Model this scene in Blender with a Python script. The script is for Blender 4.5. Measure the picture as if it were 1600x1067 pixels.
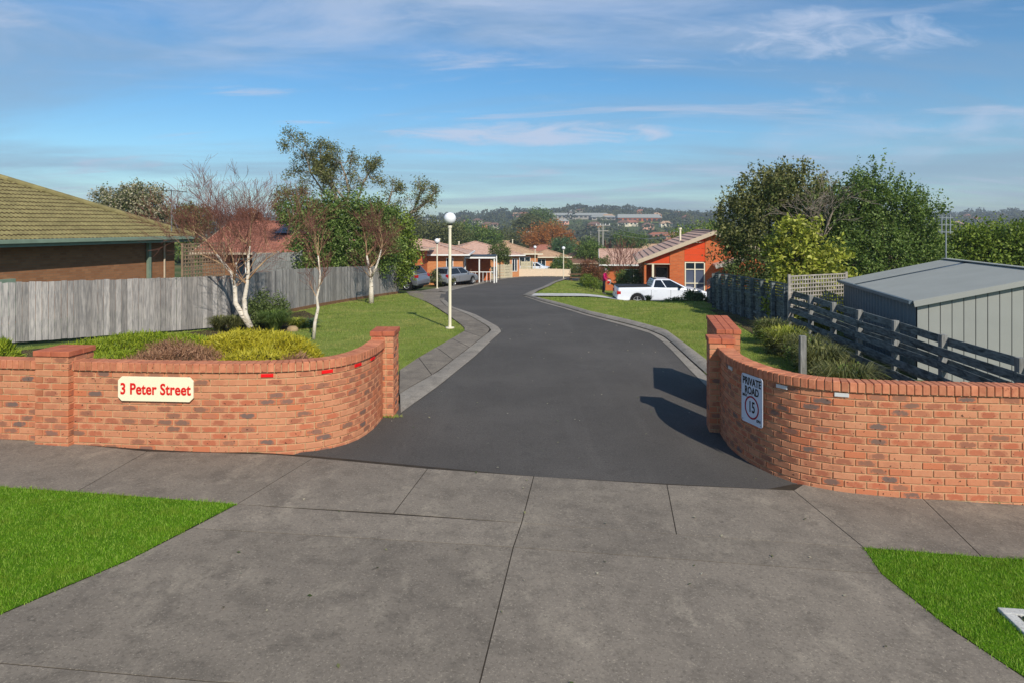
import bpy, bmesh, math, random
import numpy as np
from mathutils import Vector, Matrix

for _o in list(bpy.data.objects): bpy.data.objects.remove(_o)
SC = bpy.context.scene
COL = SC.collection
# ------------------------------------------------------------------ camera, sky, sun, exposure
EYE = 3.0
F_PX, CX_PX, HOR_PX = 1067.0, 800.0, 352.0          # focal length, centre column and horizon row of the 1600 px photograph
cam_d = bpy.data.cameras.new('camera'); cam = bpy.data.objects.new('camera', cam_d); COL.objects.link(cam)
cam.location = (0, 0, EYE); cam.rotation_euler = (math.radians(90), 0, 0)
cam_d.sensor_width = 36.0; cam_d.lens = 36.0 * F_PX / 1600.0
cam_d.shift_y = -(1067 / 2 - HOR_PX) / 1600.0
cam_d.clip_start = 0.1; cam_d.clip_end = 12000
SC.camera = cam
SUN_EL = math.radians(37); SUN_AZ = math.atan2(0.39, -0.92)       # sun stands behind the camera, a little to the right
world = bpy.data.worlds.new('World'); SC.world = world; world.use_nodes = True
def build_world():
    nt = world.node_tree; N = nt.nodes; L = nt.links; N.clear()
    out = N.new('ShaderNodeOutputWorld'); bg = N.new('ShaderNodeBackground'); bg.inputs['Strength'].default_value = 0.15
    sky = N.new('ShaderNodeTexSky'); sky.sky_type = 'NISHITA'; sky.sun_disc = False
    sky.sun_elevation = SUN_EL; sky.sun_rotation = SUN_AZ; sky.altitude = 0; sky.air_density = 1.0; sky.dust_density = 0.0; sky.ozone_density = 3.5
    hsv = N.new('ShaderNodeHueSaturation'); hsv.inputs['Saturation'].default_value = 1.14; hsv.inputs['Value'].default_value = 0.60
    tint = N.new('ShaderNodeMix'); tint.data_type = 'RGBA'; tint.blend_type = 'MULTIPLY'; tint.inputs[0].default_value = 1.0; tint.inputs[7].default_value = (0.80, 0.97, 1.04, 1)
    L.new(sky.outputs[0], tint.inputs[6]); L.new(tint.outputs[2], hsv.inputs['Color'])
    tc = N.new('ShaderNodeTexCoord'); sp = N.new('ShaderNodeSeparateXYZ'); L.new(tc.outputs['Generated'], sp.inputs[0])
    zz = N.new('ShaderNodeMath'); zz.operation = 'ADD'; L.new(sp.outputs['Z'], zz.inputs[0]); zz.inputs[1].default_value = 0.10
    zm = N.new('ShaderNodeMath'); zm.operation = 'MAXIMUM'; L.new(zz.outputs[0], zm.inputs[0]); zm.inputs[1].default_value = 0.03
    dx = N.new('ShaderNodeMath'); dx.operation = 'DIVIDE'; L.new(sp.outputs['X'], dx.inputs[0]); L.new(zm.outputs[0], dx.inputs[1])
    dy = N.new('ShaderNodeMath'); dy.operation = 'DIVIDE'; L.new(sp.outputs['Y'], dy.inputs[0]); L.new(zm.outputs[0], dy.inputs[1])
    cb = N.new('ShaderNodeCombineXYZ'); L.new(dx.outputs[0], cb.inputs[0]); L.new(dy.outputs[0], cb.inputs[1])
    def layer(scale, loc, detail, rough, dist, p0, p1, amount):
        mp = N.new('ShaderNodeMapping'); mp.inputs['Scale'].default_value = scale; mp.inputs['Location'].default_value = loc
        mp.inputs['Rotation'].default_value = (0, 0, 0.25); L.new(cb.outputs[0], mp.inputs[0])
        no = N.new('ShaderNodeTexNoise'); no.inputs['Scale'].default_value = 1.0; no.inputs['Detail'].default_value = detail
        no.inputs['Roughness'].default_value = rough; no.inputs['Distortion'].default_value = dist; L.new(mp.outputs[0], no.inputs['Vector'])
        mr = N.new('ShaderNodeMapRange'); mr.interpolation_type = 'SMOOTHSTEP'
        mr.inputs['From Min'].default_value = p0; mr.inputs['From Max'].default_value = p1; mr.inputs['To Max'].default_value = amount
        L.new(no.outputs['Fac'], mr.inputs['Value']); return mr.outputs[0]
    veil = layer((0.30, 0.55, 1), (3.1, 1.7, 0), 6, 0.58, 0.7, 0.32, 0.68, 0.72)
    wisp = layer((0.55, 1.5, 1), (7.3, 4.2, 0), 9, 0.64, 0.9, 0.52, 0.72, 0.7)
    m1 = N.new('ShaderNodeMix'); m1.data_type = 'RGBA'; L.new(veil, m1.inputs[0]); L.new(hsv.outputs[0], m1.inputs[6]); m1.inputs[7].default_value = (1.5, 2.15, 3.0, 1)
    m2 = N.new('ShaderNodeMix'); m2.data_type = 'RGBA'; L.new(wisp, m2.inputs[0]); L.new(m1.outputs[2], m2.inputs[6]); m2.inputs[7].default_value = (2.9, 3.3, 4.2, 1)
    # two cloud banks seen in the photograph: wisps low over the valley, a mackerel patch high on the right
    def mth(op, a, b):
        q = N.new('ShaderNodeMath'); q.operation = op
        for i, v in enumerate((a, b)):
            if hasattr(v, 'is_linked'): L.new(v, q.inputs[i])
            else: q.inputs[i].default_value = v
        return q.outputs[0]
    yp = mth('MAXIMUM', sp.outputs['Y'], 0.02); ax = mth('DIVIDE', sp.outputs['X'], yp); az = mth('DIVIDE', sp.outputs['Z'], yp); front = mth('GREATER_THAN', sp.outputs['Y'], 0.1)
    def bank(cx, cz, rx, rz, slope, scale, p0, p1, amount, prev, seed):
        u = mth('DIVIDE', mth('SUBTRACT', ax, cx), rx); w = mth('DIVIDE', mth('SUBTRACT', mth('SUBTRACT', az, cz), mth('MULTIPLY', mth('SUBTRACT', ax, cx), slope)), rz)
        r2 = mth('ADD', mth('MULTIPLY', u, u), mth('MULTIPLY', w, w)); mask = mth('MAXIMUM', mth('SUBTRACT', 1.0, r2), 0.0)
        cv = N.new('ShaderNodeCombineXYZ'); L.new(mth('MULTIPLY', ax, scale[0]), cv.inputs[0]); L.new(mth('MULTIPLY', az, scale[1]), cv.inputs[1]); cv.inputs[2].default_value = seed
        no = N.new('ShaderNodeTexNoise'); no.inputs['Scale'].default_value = 1.0; no.inputs['Detail'].default_value = 9; no.inputs['Roughness'].default_value = .62; no.inputs['Distortion'].default_value = .7; L.new(cv.outputs[0], no.inputs['Vector'])
        mr = N.new('ShaderNodeMapRange'); mr.interpolation_type = 'SMOOTHSTEP'; mr.inputs['From Min'].default_value = p0; mr.inputs['From Max'].default_value = p1; mr.inputs['To Max'].default_value = amount
        L.new(mth('MULTIPLY', mth('MULTIPLY', mth('POWER', mask, .5), no.outputs['Fac']), front), mr.inputs['Value'])
        mx = N.new('ShaderNodeMix'); mx.data_type = 'RGBA'; L.new(mr.outputs[0], mx.inputs[0]); L.new(prev, mx.inputs[6]); mx.inputs[7].default_value = (3.0, 3.5, 4.5, 1); return mx.outputs[2]
    c = bank(-.25, .31, 1.0, .13, .03, (2.2, 9), .26, .62, .55, m2.outputs[2], 3.3)
    c = bank(.03, .134, .27, .024, .01, (9, 40), .28, .52, .85, c, 1.7)
    c = bank(.47, .275, .30, .06, .02, (11, 30), .36, .62, .6, c, 5.2)
    c = bank(.62, .13, .45, .06, .06, (5, 22), .36, .7, .5, c, 9.1)
    L.new(c, bg.inputs['Color']); L.new(bg.outputs[0], out.inputs['Surface'])
build_world()
sun_d = bpy.data.lights.new('sun', 'SUN'); sun_d.energy = 3.7; sun_d.angle = math.radians(0.5); sun_d.color = (1.0, 0.93, 0.82)
sun = bpy.data.objects.new('sun', sun_d); COL.objects.link(sun)
SUN_DIR = Vector((math.sin(SUN_AZ) * math.cos(SUN_EL), math.cos(SUN_AZ) * math.cos(SUN_EL), math.sin(SUN_EL)))
sun.rotation_euler = (-SUN_DIR).to_track_quat('-Z', 'Y').to_euler(); sun.location = SUN_DIR * 60
SC.view_settings.view_transform = 'Standard'; SC.view_settings.look = 'None'; SC.view_settings.exposure = 0.34; SC.view_settings.gamma = 1.0
SC.view_settings.use_curve_mapping = False

# ------------------------------------------------------------------ the lie of the land
_py = [-50, 0, 16, 20, 25, 30, 35, 40, 45, 52, 62, 75, 100, 150, 250, 400, 3000, 9000]
_pz = [0, 0, 0, -.05, -.15, -.38, -.65, -.95, -1.27, -1.7, -2.2, -2.7, -3.4, -5, -8, -10, -10, -10]
_t = np.arange(-50, 600, .5); _v = np.interp(_t, _py, _pz); _v = np.convolve(np.pad(_v, 4, 'edge'), np.ones(9) / 9, 'valid')
_hx = [-1400, -400, -165, -103, -41, 31, 103, 206, 268, 320, 515, 722, 825, 1400]
_hy = [347, 347, 350, 346, 342, 335, 333, 334, 339, 342, 344, 340, 338, 340]
def ss(t):
    t = min(1.0, max(0.0, t)); return t * t * (3 - 2 * t)
def G(X, Y):
    z = float(np.interp(Y, _t, _v))
    z += -.0267 * (max(-14, min(14, X)) + 1) * (1 - .85 * ss((Y - 10) / 8)) * (1 - ss((Y - 60) / 60))
    z -= .55 * ss((X - 3.6) / 5) * ss((Y - 31) / 4) * (1 - ss((Y - 60) / 25))
    if Y > 400:
        hp = 3 + (352 - float(np.interp(X, _hx, _hy))) / F_PX * 1100
        z += (hp + 10) * ss((Y - 400) / 700)
    return z
def at(px, py, Y): return Vector(((px - CX_PX) / F_PX * Y, Y, EYE - (py - HOR_PX) / F_PX * Y))
def P(px, py):
    k = (px - CX_PX) / F_PX; m = (py - HOR_PX) / F_PX
    f = lambda Y: EYE - m * Y - G(k * Y, Y)
    Y = 1.0
    while f(Y) > 0 and Y < 3000: Y += max(.1, Y * .01)
    a, b = Y - max(.1, Y * .012), Y
    for _ in range(40):
        c = (a + b) / 2
        if f(c) > 0: a = c
        else: b = c
    return Vector((k * b, b, G(k * b, b)))
def gp(X, Y, dz=0.0): return Vector((X, Y, G(X, Y) + dz))

# ------------------------------------------------------------------ materials
def lin(c):
    def f(u):
        u /= 255.0
        return u / 12.92 if u <= .04045 else ((u + .055) / 1.055) ** 2.4
    return (f(c[0]), f(c[1]), f(c[2]), 1.0)
MATS = {}
class NT:
    def __init__(s, name):
        s.m = bpy.data.materials.new(name); s.m.use_nodes = True; s.t = s.m.node_tree; s.n = s.t.nodes; s.l = s.t.links
        s.b = s.n['Principled BSDF']; s.out = s.n['Material Output']
    def new(s, t, **kw):
        q = s.n.new(t)
        for k, v in kw.items(): setattr(q, k, v)
        return q
    def put(s, sock, v):
        if hasattr(v, 'links') or hasattr(v, 'is_linked'): s.l.new(v, sock)
        else: sock.default_value = v
    def coords(s, kind='Object', scale=(1, 1, 1), offset=None):
        if kind == 'World':
            g = s.new('ShaderNodeNewGeometry'); src = g.outputs['Position']
        else:
            g = s.new('ShaderNodeTexCoord'); src = g.outputs[kind]
        if offset is not None:
            a = s.new('ShaderNodeVectorMath', operation='ADD'); s.l.new(src, a.inputs[0]); s.l.new(offset, a.inputs[1]); src = a.outputs[0]
        mp = s.new('ShaderNodeMapping'); s.l.new(src, mp.inputs[0]); mp.inputs['Scale'].default_value = scale
        return mp.outputs[0]
    def noise(s, vec, scale, detail=4, rough=.55, dist=0.0):
        q = s.new('ShaderNodeTexNoise'); s.l.new(vec, q.inputs['Vector']); q.inputs['Scale'].default_value = scale
        q.inputs['Detail'].default_value = detail; q.inputs['Roughness'].default_value = rough; q.inputs['Distortion'].default_value = dist
        return q.outputs['Fac']
    def rng(s, v, a, b, lo=0.0, hi=1.0, smooth=True):
        q = s.new('ShaderNodeMapRange'); q.interpolation_type = 'SMOOTHSTEP' if smooth else 'LINEAR'
        s.put(q.inputs['Value'], v); q.inputs['From Min'].default_value = a; q.inputs['From Max'].default_value = b
        q.inputs['To Min'].default_value = lo; q.inputs['To Max'].default_value = hi; return q.outputs[0]
    def mix(s, f, a, b, mode='MIX'):
        q = s.new('ShaderNodeMix', data_type='RGBA', blend_type=mode); s.put(q.inputs[0], f); s.put(q.inputs[6], a); s.put(q.inputs[7], b); return q.outputs[2]
    def math(s, op, a, b=0.0):
        q = s.new('ShaderNodeMath', operation=op); s.put(q.inputs[0], a); s.put(q.inputs[1], b); return q.outputs[0]
    def ramp(s, f, stops):
        q = s.new('ShaderNodeValToRGB'); e = q.color_ramp.elements
        while len(e) < len(stops): e.new(0.5)
        for i, (p, c) in enumerate(stops): e[i].position = p; e[i].color = c
        s.l.new(f, q.inputs[0]); return q.outputs[0]
    def bump(s, h, strength, dist):
        q = s.new('ShaderNodeBump'); s.put(q.inputs['Height'], h); q.inputs['Strength'].default_value = strength; q.inputs['Distance'].default_value = dist
        s.l.new(q.outputs[0], s.b.inputs['Normal'])
    def done(s, color, rough=.8, spec=.3, metal=0.0):
        s.put(s.b.inputs['Base Color'], color); s.put(s.b.inputs['Roughness'], rough); s.b.inputs['Specular IOR Level'].default_value = spec
        s.b.inputs['Metallic'].default_value = metal; return s.m
def plain(name, c, rough=.7, spec=.3, metal=0.0, var=.12, scale=6.0, bump=0.0, emit=None):
    """painted or plain surface with a little wear"""
    if name in MATS: return MATS[name]
    q = NT(name); v = q.coords('Object'); n = q.noise(v, scale, 5, .6); c = lin(c)
    d = tuple(x * (1 - var * 2) for x in c[:3]) + (1,); e = tuple(min(1, x * (1 + var)) for x in c[:3]) + (1,)
    if bump: q.bump(q.noise(v, scale * 8, 4), bump, .01)
    MATS[name] = q.done(q.ramp(n, [(.25, d), (.75, e)]), rough, spec, metal); return MATS[name]
def brick_mat():
    q = NT('clinker_brick'); oi = q.new('ShaderNodeObjectInfo'); r = oi.outputs['Random']
    wn = q.new('ShaderNodeTexWhiteNoise', noise_dimensions='1D'); q.l.new(r, wn.inputs['W'])
    sc = q.new('ShaderNodeVectorMath', operation='SCALE'); q.l.new(wn.outputs['Color'], sc.inputs[0]); sc.inputs['Scale'].default_value = 37.0
    v = q.coords('Object', offset=sc.outputs[0]); raw = q.new('ShaderNodeTexCoord')
    body = q.mix(q.noise(v, 14, 4, .6), lin((184, 118, 86)), lin((206, 148, 112)))
    body = q.mix(q.rng(wn.outputs['Value'], .55, .95, 0, .6), body, lin((190, 102, 66)))
    # a fired patch in the middle of most faces: red, brown or blue-grey
    sx = q.new('ShaderNodeSeparateXYZ'); q.l.new(raw.outputs['Object'], sx.inputs[0])
    ex = q.math('POWER', q.math('ABSOLUTE', q.math('DIVIDE', sx.outputs[0], .098)), 3.0)
    ez = q.math('POWER', q.math('ABSOLUTE', q.math('DIVIDE', sx.outputs[2], .034)), 3.0)
    rad = q.math('ADD', q.math('ADD', ex, ez), q.math('MULTIPLY', q.math('SUBTRACT', q.noise(v, 16, 5, .7), .5), 4.2))
    patch = q.rng(rad, .2, 1.25, 1, 0)
    s2 = q.new('ShaderNodeSeparateXYZ'); q.l.new(wn.outputs['Color'], s2.inputs[0])
    pc = q.ramp(s2.outputs[0], [(0, lin((184, 104, 74))), (.35, lin((170, 98, 72))), (.62, lin((152, 98, 76))), (.82, lin((128, 98, 82))), (.93, lin((104, 94, 88)))])
    amt = q.math('MULTIPLY', patch, q.rng(s2.outputs[1], .15, .7, 0, .9))
    col = q.mix(amt, body, pc)
    spots = q.rng(q.noise(v, 30, 2, .5), .67, .72, 0, .85)
    col = q.mix(spots, col, lin((60, 38, 32)))
    q.bump(q.noise(v, 60, 4, .65), .45, .004)
    return q.done(col, .88, .2)
def simple2(name, c1, c2, scale, rough=.85, spec=.2, coord='Object', stretch=(1, 1, 1), obj=0.0, island=0.0, speck=None, bump=None, lo=.3, hi=.7, detail=5, third=None):
    """two tones by noise, optional per-object or per-piece tone, optional specks: (colour, scale, threshold)"""
    q = NT(name); off = None
    if obj:
        wn = q.new('ShaderNodeTexWhiteNoise', noise_dimensions='1D'); q.l.new(q.new('ShaderNodeObjectInfo').outputs['Random'], wn.inputs['W']); sc = q.new('ShaderNodeVectorMath', operation='SCALE'); q.l.new(wn.outputs['Color'], sc.inputs[0]); sc.inputs['Scale'].default_value = 53.0; off = sc.outputs[0]
    v = q.coords(coord, stretch, off); f = q.rng(q.noise(v, scale, detail, .6), lo, hi)
    col = q.mix(f, lin(c1), lin(c2))
    if third: col = q.mix(q.rng(q.noise(v, third[1], 4, .6, .5), third[2], third[2] + .15, 0, third[3]), col, lin(third[0]))
    if speck: col = q.mix(q.rng(q.noise(v, speck[1], 2, .5), speck[2], speck[2] + .06, 0, speck[3]), col, lin(speck[0]))
    src = None
    if obj: src, amt = q.new('ShaderNodeObjectInfo').outputs['Random'], obj
    if island: src, amt = q.new('ShaderNodeNewGeometry').outputs['Random Per Island'], island
    if src is not None:
        k = q.rng(src, 0, 1, 1 - amt, 1 + amt, False)
        cb = q.new('ShaderNodeCombineXYZ')
        for i in range(3): q.l.new(k, cb.inputs[i])
        col = q.mix(1.0, col, cb.outputs[0], 'MULTIPLY')
    if bump: q.bump(q.noise(v, bump[0], 4, .6), bump[1], bump[2])
    MATS[name] = q.done(col, rough, spec); return MATS[name]
def leaf_mat(name, cols, trans=.3, rough=.55, spec=.3, patch=None):
    """foliage: every leaf its own tone, some light coming through"""
    q = NT(name); r = q.new('ShaderNodeNewGeometry').outputs['Random Per Island']
    n = len(cols); col = q.ramp(r, [(i / max(1, n - 1), lin(c)) for i, c in enumerate(cols)])
    if patch: col = q.mix(q.rng(q.noise(q.coords('World'), patch[1], 5, .65, .6), patch[2], patch[2] + .22, 0, patch[3]), col, lin(patch[0]))
    q.put(q.b.inputs['Base Color'], col); q.b.inputs['Roughness'].default_value = rough; q.b.inputs['Specular IOR Level'].default_value = spec
    tr = q.new('ShaderNodeBsdfTranslucent'); q.l.new(col, tr.inputs[0]); mx = q.new('ShaderNodeMixShader'); mx.inputs[0].default_value = trans
    q.l.new(q.b.outputs[0], mx.inputs[1]); q.l.new(tr.outputs[0], mx.inputs[2]); q.l.new(mx.outputs[0], q.out.inputs['Surface'])
    MATS[name] = q.m; return q.m
def house_brick(name, c1, c2, mortar):
    q = NT(name); tc = q.new('ShaderNodeTexCoord'); sx = q.new('ShaderNodeSeparateXYZ'); q.l.new(tc.outputs['Object'], sx.inputs[0])
    cb = q.new('ShaderNodeCombineXYZ'); q.l.new(q.math('ADD', sx.outputs[0], sx.outputs[1]), cb.inputs[0]); q.l.new(sx.outputs[2], cb.inputs[1])
    bt = q.new('ShaderNodeTexBrick'); q.l.new(cb.outputs[0], bt.inputs['Vector']); bt.inputs['Scale'].default_value = 1.0
    bt.inputs['Brick Width'].default_value = .24; bt.inputs['Row Height'].default_value = .086; bt.inputs['Mortar Size'].default_value = .008
    bt.inputs['Color1'].default_value = lin(c1); bt.inputs['Color2'].default_value = lin(c2); bt.inputs['Mortar'].default_value = lin(mortar)
    n = q.noise(q.coords('Object'), 2.0, 4); col = q.mix(q.rng(n, .3, .7, 0, .25), bt.outputs['Color'], lin(c2))
    q.bump(bt.outputs['Fac'], -.4, .006)
    MATS[name] = q.done(col, .88, .2); return q.m
def roof_tile(name, c1, c2, pitch=.32):
    q = NT(name); v = q.coords('Object'); n = q.noise(v, 3.0, 5, .65); n2 = q.noise(v, 40, 3)
    col = q.mix(q.rng(n, .3, .7), lin(c1), lin(c2)); col = q.mix(q.rng(n2, .45, .75, 0, .35), col, lin(tuple(x * .7 for x in c1)))
    q.bump(n2, .3, .01); MATS[name] = q.done(col, .85, .2); return q.m
def glass(name, c=(40, 52, 62), rough=.06):
    q = NT(name); MATS[name] = q.done(q.mix(q.noise(q.coords('Object'), 1.5), lin(c), lin(tuple(x * .8 for x in c))), rough, .6); return q.m

M_BRICK = brick_mat()
simple2('mortar', (204, 172, 132), (172, 142, 106), 9, bump=(60, .3, .004))
simple2('brick_back', (200, 130, 94), (172, 104, 74), 7, island=.14, bump=(50, .4, .004))
simple2('coping', (200, 132, 98), (178, 108, 80), 9, obj=.16, speck=((60, 38, 32), 36, .68, .8), bump=(60, .4, .004))
simple2('cap_brick', (194, 112, 80), (170, 94, 70), 8, obj=.1, bump=(60, .4, .004))
def asphalt():
    q = NT('asphalt'); v = q.coords('World'); dk = lambda k: lin((87 * k, 83 * k, 79 * k))
    col = q.mix(q.rng(q.noise(v, .35, 5, .6), .35, .7), dk(.94), dk(1.08)); col = q.mix(q.rng(q.noise(v, 2.4, 6, .7), .52, .72, 0, .5), col, dk(.84))
    col = q.mix(q.rng(q.noise(q.coords('World', (1.6, .12, 1)), 1.3, 5, .6), .52, .72, 0, .35), col, dk(1.16))
    col = q.mix(q.rng(q.noise(v, 42, 5, .8), .48, .66, 0, .7), col, dk(.70)); col = q.mix(q.rng(q.noise(v, 58, 5, .8), .54, .68, 0, .7), col, dk(1.42))
    q.bump(q.noise(v, 70, 5, .8), .7, .012); MATS['asphalt'] = q.done(col, .92, .2)
asphalt()
def concrete(name, c1, c2, light, streak=True):
    q = NT(name); v = q.coords('World'); sv = q.coords('World', (1.0, .6, 1))
    col = q.mix(q.rng(q.noise(v, .55, 6, .62), .3, .7), lin(c1), lin(c2))
    dk = lambda k, c: lin(tuple(x * k for x in c))
    col = q.mix(q.rng(q.noise(v, 3.2, 8, .72), .44, .66, 0, .55), col, dk(.78, c1))
    col = q.mix(q.rng(q.noise(sv, 1.9, 9, .78, .3), .50, .68, 0, .55), col, lin(light))
    col = q.mix(q.rng(q.noise(v, 34, 6, .75), .50, .66, 0, .55), col, dk(.66, c1))
    col = q.mix(q.rng(q.noise(v, 48, 5, .75), .54, .68, 0, .6), col, dk(1.12, light))
    col = q.mix(q.rng(q.noise(v, 7.0, 3, .6), .70, .76, 0, .5), col, dk(.6, c1))
    r = q.rng(q.new('ShaderNodeObjectInfo').outputs['Random'], 0, 1, .93, 1.07, False); cb = q.new('ShaderNodeCombineXYZ')
    for i in range(3): q.l.new(r, cb.inputs[i])
    col = q.mix(1.0, col, cb.outputs[0], 'MULTIPLY')
    q.bump(q.noise(v, 120, 4, .7), .4, .004); MATS[name] = q.done(col, .9, .2)
concrete('concrete', (121, 112, 101), (135, 125, 112), (162, 151, 134))
concrete('kerb_concrete', (134, 126, 116), (150, 142, 130), (166, 158, 146))
concrete('pale_concrete', (186, 184, 178), (200, 198, 192), (214, 212, 206))
simple2('joint_dirt', (52, 46, 40), (66, 58, 48), 8)
simple2('lawn_soil', (112, 126, 54), (138, 148, 72), 1.2, .95, .1, coord='World', speck=((66, 84, 26), 45, .55, .6), bump=(70, .8, .02), third=((142, 140, 70), .55, .56, .45))
simple2('verge_soil', (74, 112, 18), (92, 130, 24), 1.6, .95, .1, coord='World', speck=((44, 76, 8), 60, .55, .6), bump=(70, .8, .02))
simple2('garden_soil', (92, 76, 58), (70, 58, 44), 3, .95, .1, speck=((120, 100, 74), 40, .6, .6), bump=(40, .8, .03))
simple2('terrain', (66, 84, 42), (92, 100, 56), .08, .95, .1, coord='World', third=((126, 112, 78), .03, .5, .6), bump=(6, .5, .1))
simple2('paling', (164, 158, 152), (124, 121, 119), 5, .9, .15, stretch=(6, 6, .6), obj=.32, third=((92, 90, 92), 7, .6, .5), bump=(40, .4, .004))
simple2('old_board', (126, 132, 130), (86, 92, 92), 5, .9, .15, stretch=(1, 1, 4), obj=.15, third=((44, 50, 50), 3, .5, .7), bump=(40, .4, .004))
simple2('post_timber', (150, 150, 146), (112, 112, 108), 6, .9, .15, stretch=(4, 4, .7), obj=.1, bump=(40, .4, .004))
simple2('lattice_timber', (150, 128, 104), (120, 100, 82), 6, .9, .15)
simple2('grey_lattice', (176, 168, 158), (140, 134, 126), 6, .9, .15)
simple2('olive_tile', (138, 128, 86), (116, 108, 72), 2.0, .85, .2, coord='World', obj=.08, speck=((92, 78, 56), 30, .62, .4), third=((158, 148, 100), 1.0, .55, .4), bump=(60, .3, .004))
roof_tile('pink_tile', (206, 172, 154), (184, 150, 132)); roof_tile('tan_tile', (196, 164, 134), (172, 140, 112)); roof_tile('brown_tile', (134, 102, 86), (112, 86, 74)); roof_tile('red_tile', (176, 118, 98), (150, 98, 82))
house_brick('orange_brick', (204, 108, 60), (186, 92, 50), (170, 126, 92)); house_brick('tan_brick', (206, 140, 90), (190, 120, 74), (176, 140, 106)); house_brick('brown_brick', (152, 108, 76), (132, 90, 62), (128, 104, 82))
plain('green_trim', (124, 142, 124), .5, .4, scale=3); plain('cream_paint', (232, 222, 196), .5, .35, var=.05); plain('beige_trim', (196, 178, 154), .6, .3, var=.06)
plain('white_paint', (234, 234, 230), .45, .4, var=.05); plain('orange_panel', (214, 74, 30), .6, .3, var=.05, scale=2); plain('dark_recess', (48, 42, 38), .8, .2)
plain('dark_metal', (48, 50, 54), .5, .4); plain('grey_steel', (150, 154, 156), .4, .5, .5); plain('cream_fence', (222, 200, 172), .6, .3, var=.06); plain('pink_wall', (216, 162, 140), .8, .2, var=.08)
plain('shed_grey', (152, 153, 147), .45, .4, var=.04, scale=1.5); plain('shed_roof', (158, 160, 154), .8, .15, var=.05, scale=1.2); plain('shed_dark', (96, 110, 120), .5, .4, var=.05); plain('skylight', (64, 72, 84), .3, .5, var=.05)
plain('solar', (44, 44, 66), .2, .6, var=.05); plain('red_paint', (214, 26, 24), .5, .4, var=.03); plain('red_reflector', (232, 14, 20), .35, .5, var=.03); plain('white_reflector', (206, 206, 204), .4, .5, var=.05)
plain('sign_cream', (244, 232, 198), .5, .35, var=.025, scale=3); plain('sign_white', (206, 212, 224), .4, .4, var=.03, scale=3); plain('sign_black', (24, 24, 28), .5, .3); plain('sign_maroon', (150, 24, 48), .5, .3, var=.03)
plain('silver_paint', (168, 172, 178), .28, .6, .55, var=.02); plain('steel_paint', (136, 140, 150), .28, .6, .55, var=.02); plain('white_car', (226, 230, 238), .22, .6, var=.015); plain('tyre', (30, 30, 31), .85, .2)
plain('alloy', (186, 188, 190), .35, .5, .6); plain('black_plastic', (30, 31, 33), .6, .3); plain('tail_red', (176, 20, 22), .25, .6); plain('plate_white', (226, 226, 216), .5, .3, var=.03); plain('lamp_clear', (214, 220, 224), .15, .7)
plain('skin', (206, 150, 124), .6, .3); plain('pink_top', (206, 34, 104), .8, .2, var=.08); plain('dark_trousers', (44, 42, 50), .85, .15); plain('grey_hair', (150, 138, 126), .8, .2); plain('shoe', (196, 190, 186), .7, .2)
plain('rock', (166, 142, 108), .9, .2, var=.2); plain('timber_brown', (130, 96, 70), .8, .2); plain('pole_grey', (168, 164, 156), .85, .15); plain('wire_grey', (120, 122, 122), .6, .3)
simple2('globe', (240, 240, 242), (226, 228, 232), 3, .25, .5)
simple2('birch_bark', (226, 216, 200), (204, 190, 170), 8, .85, .2, speck=((46, 38, 34), 11, .62, .9), stretch=(1, 1, 2.2), bump=(30, .3, .01))
simple2('birch_limb', (190, 160, 124), (150, 112, 84), 5, .85, .2); simple2('birch_twig', (138, 94, 82), (106, 70, 60), 3, .85, .15, island=.3); simple2('tile_lip_shade', (84, 66, 44), (64, 52, 38), 6)
simple2('bark', (112, 100, 88), (78, 68, 58), 5, .95, .1, stretch=(3, 3, 1), bump=(20, .6, .03)); simple2('grey_limb', (160, 148, 132), (122, 110, 98), 5, .9, .15)
glass('window_glass'); glass('car_glass', (26, 32, 40), .05); glass('curtain_glass', (96, 104, 124), .1)
G_ = leaf_mat
G_('grass_verge', [(66, 108, 12), (98, 146, 22), (120, 166, 32), (166, 190, 84), (82, 126, 14)], .25, .6, .2, ((120, 136, 40), 5.0, .46, .6))
G_('grass_lawn', [(86, 116, 36), (112, 140, 48), (130, 152, 60), (164, 166, 92), (100, 128, 40)], .25, .6, .2, ((170, 162, 98), .45, .44, .8))
G_('leaf_dark', [(64, 78, 38), (86, 102, 50), (110, 126, 66), (144, 154, 98)], .38); G_('leaf_olive', [(74, 80, 40), (100, 104, 54), (124, 126, 72), (150, 148, 98)])
G_('leaf_mid', [(62, 84, 34), (88, 112, 48), (114, 138, 64), (152, 168, 98)], .38); G_('leaf_bright', [(70, 92, 30), (98, 120, 40), (124, 144, 52), (152, 166, 78)])
G_('leaf_yellow', [(112, 124, 40), (142, 152, 48), (168, 172, 64), (188, 188, 88), (94, 108, 36)]); G_('juniper_gold', [(164, 154, 32), (188, 176, 44), (204, 192, 66), (142, 142, 34)], .3)
G_('juniper_green', [(112, 134, 30), (140, 158, 38), (164, 174, 50), (90, 112, 26)], .3); G_('dry_brown', [(126, 88, 66), (158, 116, 88), (182, 142, 108), (98, 68, 52)], .15)
G_('pale_bloom', [(196, 186, 160), (166, 160, 120), (92, 100, 56), (70, 82, 40), (216, 206, 182)]); G_('leaf_autumn', [(166, 108, 58), (186, 126, 70), (172, 116, 66), (140, 100, 60)])
G_('leaf_far', [(52, 62, 42), (68, 76, 50), (84, 90, 60), (60, 66, 48)], .15); G_('leaf_far_olive', [(72, 80, 42), (92, 98, 52), (106, 110, 60), (82, 86, 50)], .15); G_('leaf_russet', [(110, 70, 48), (140, 92, 62), (90, 66, 44)], .2)
G_('leaf_blue', [(58, 84, 56), (84, 110, 72), (104, 132, 92)], .25)

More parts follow.
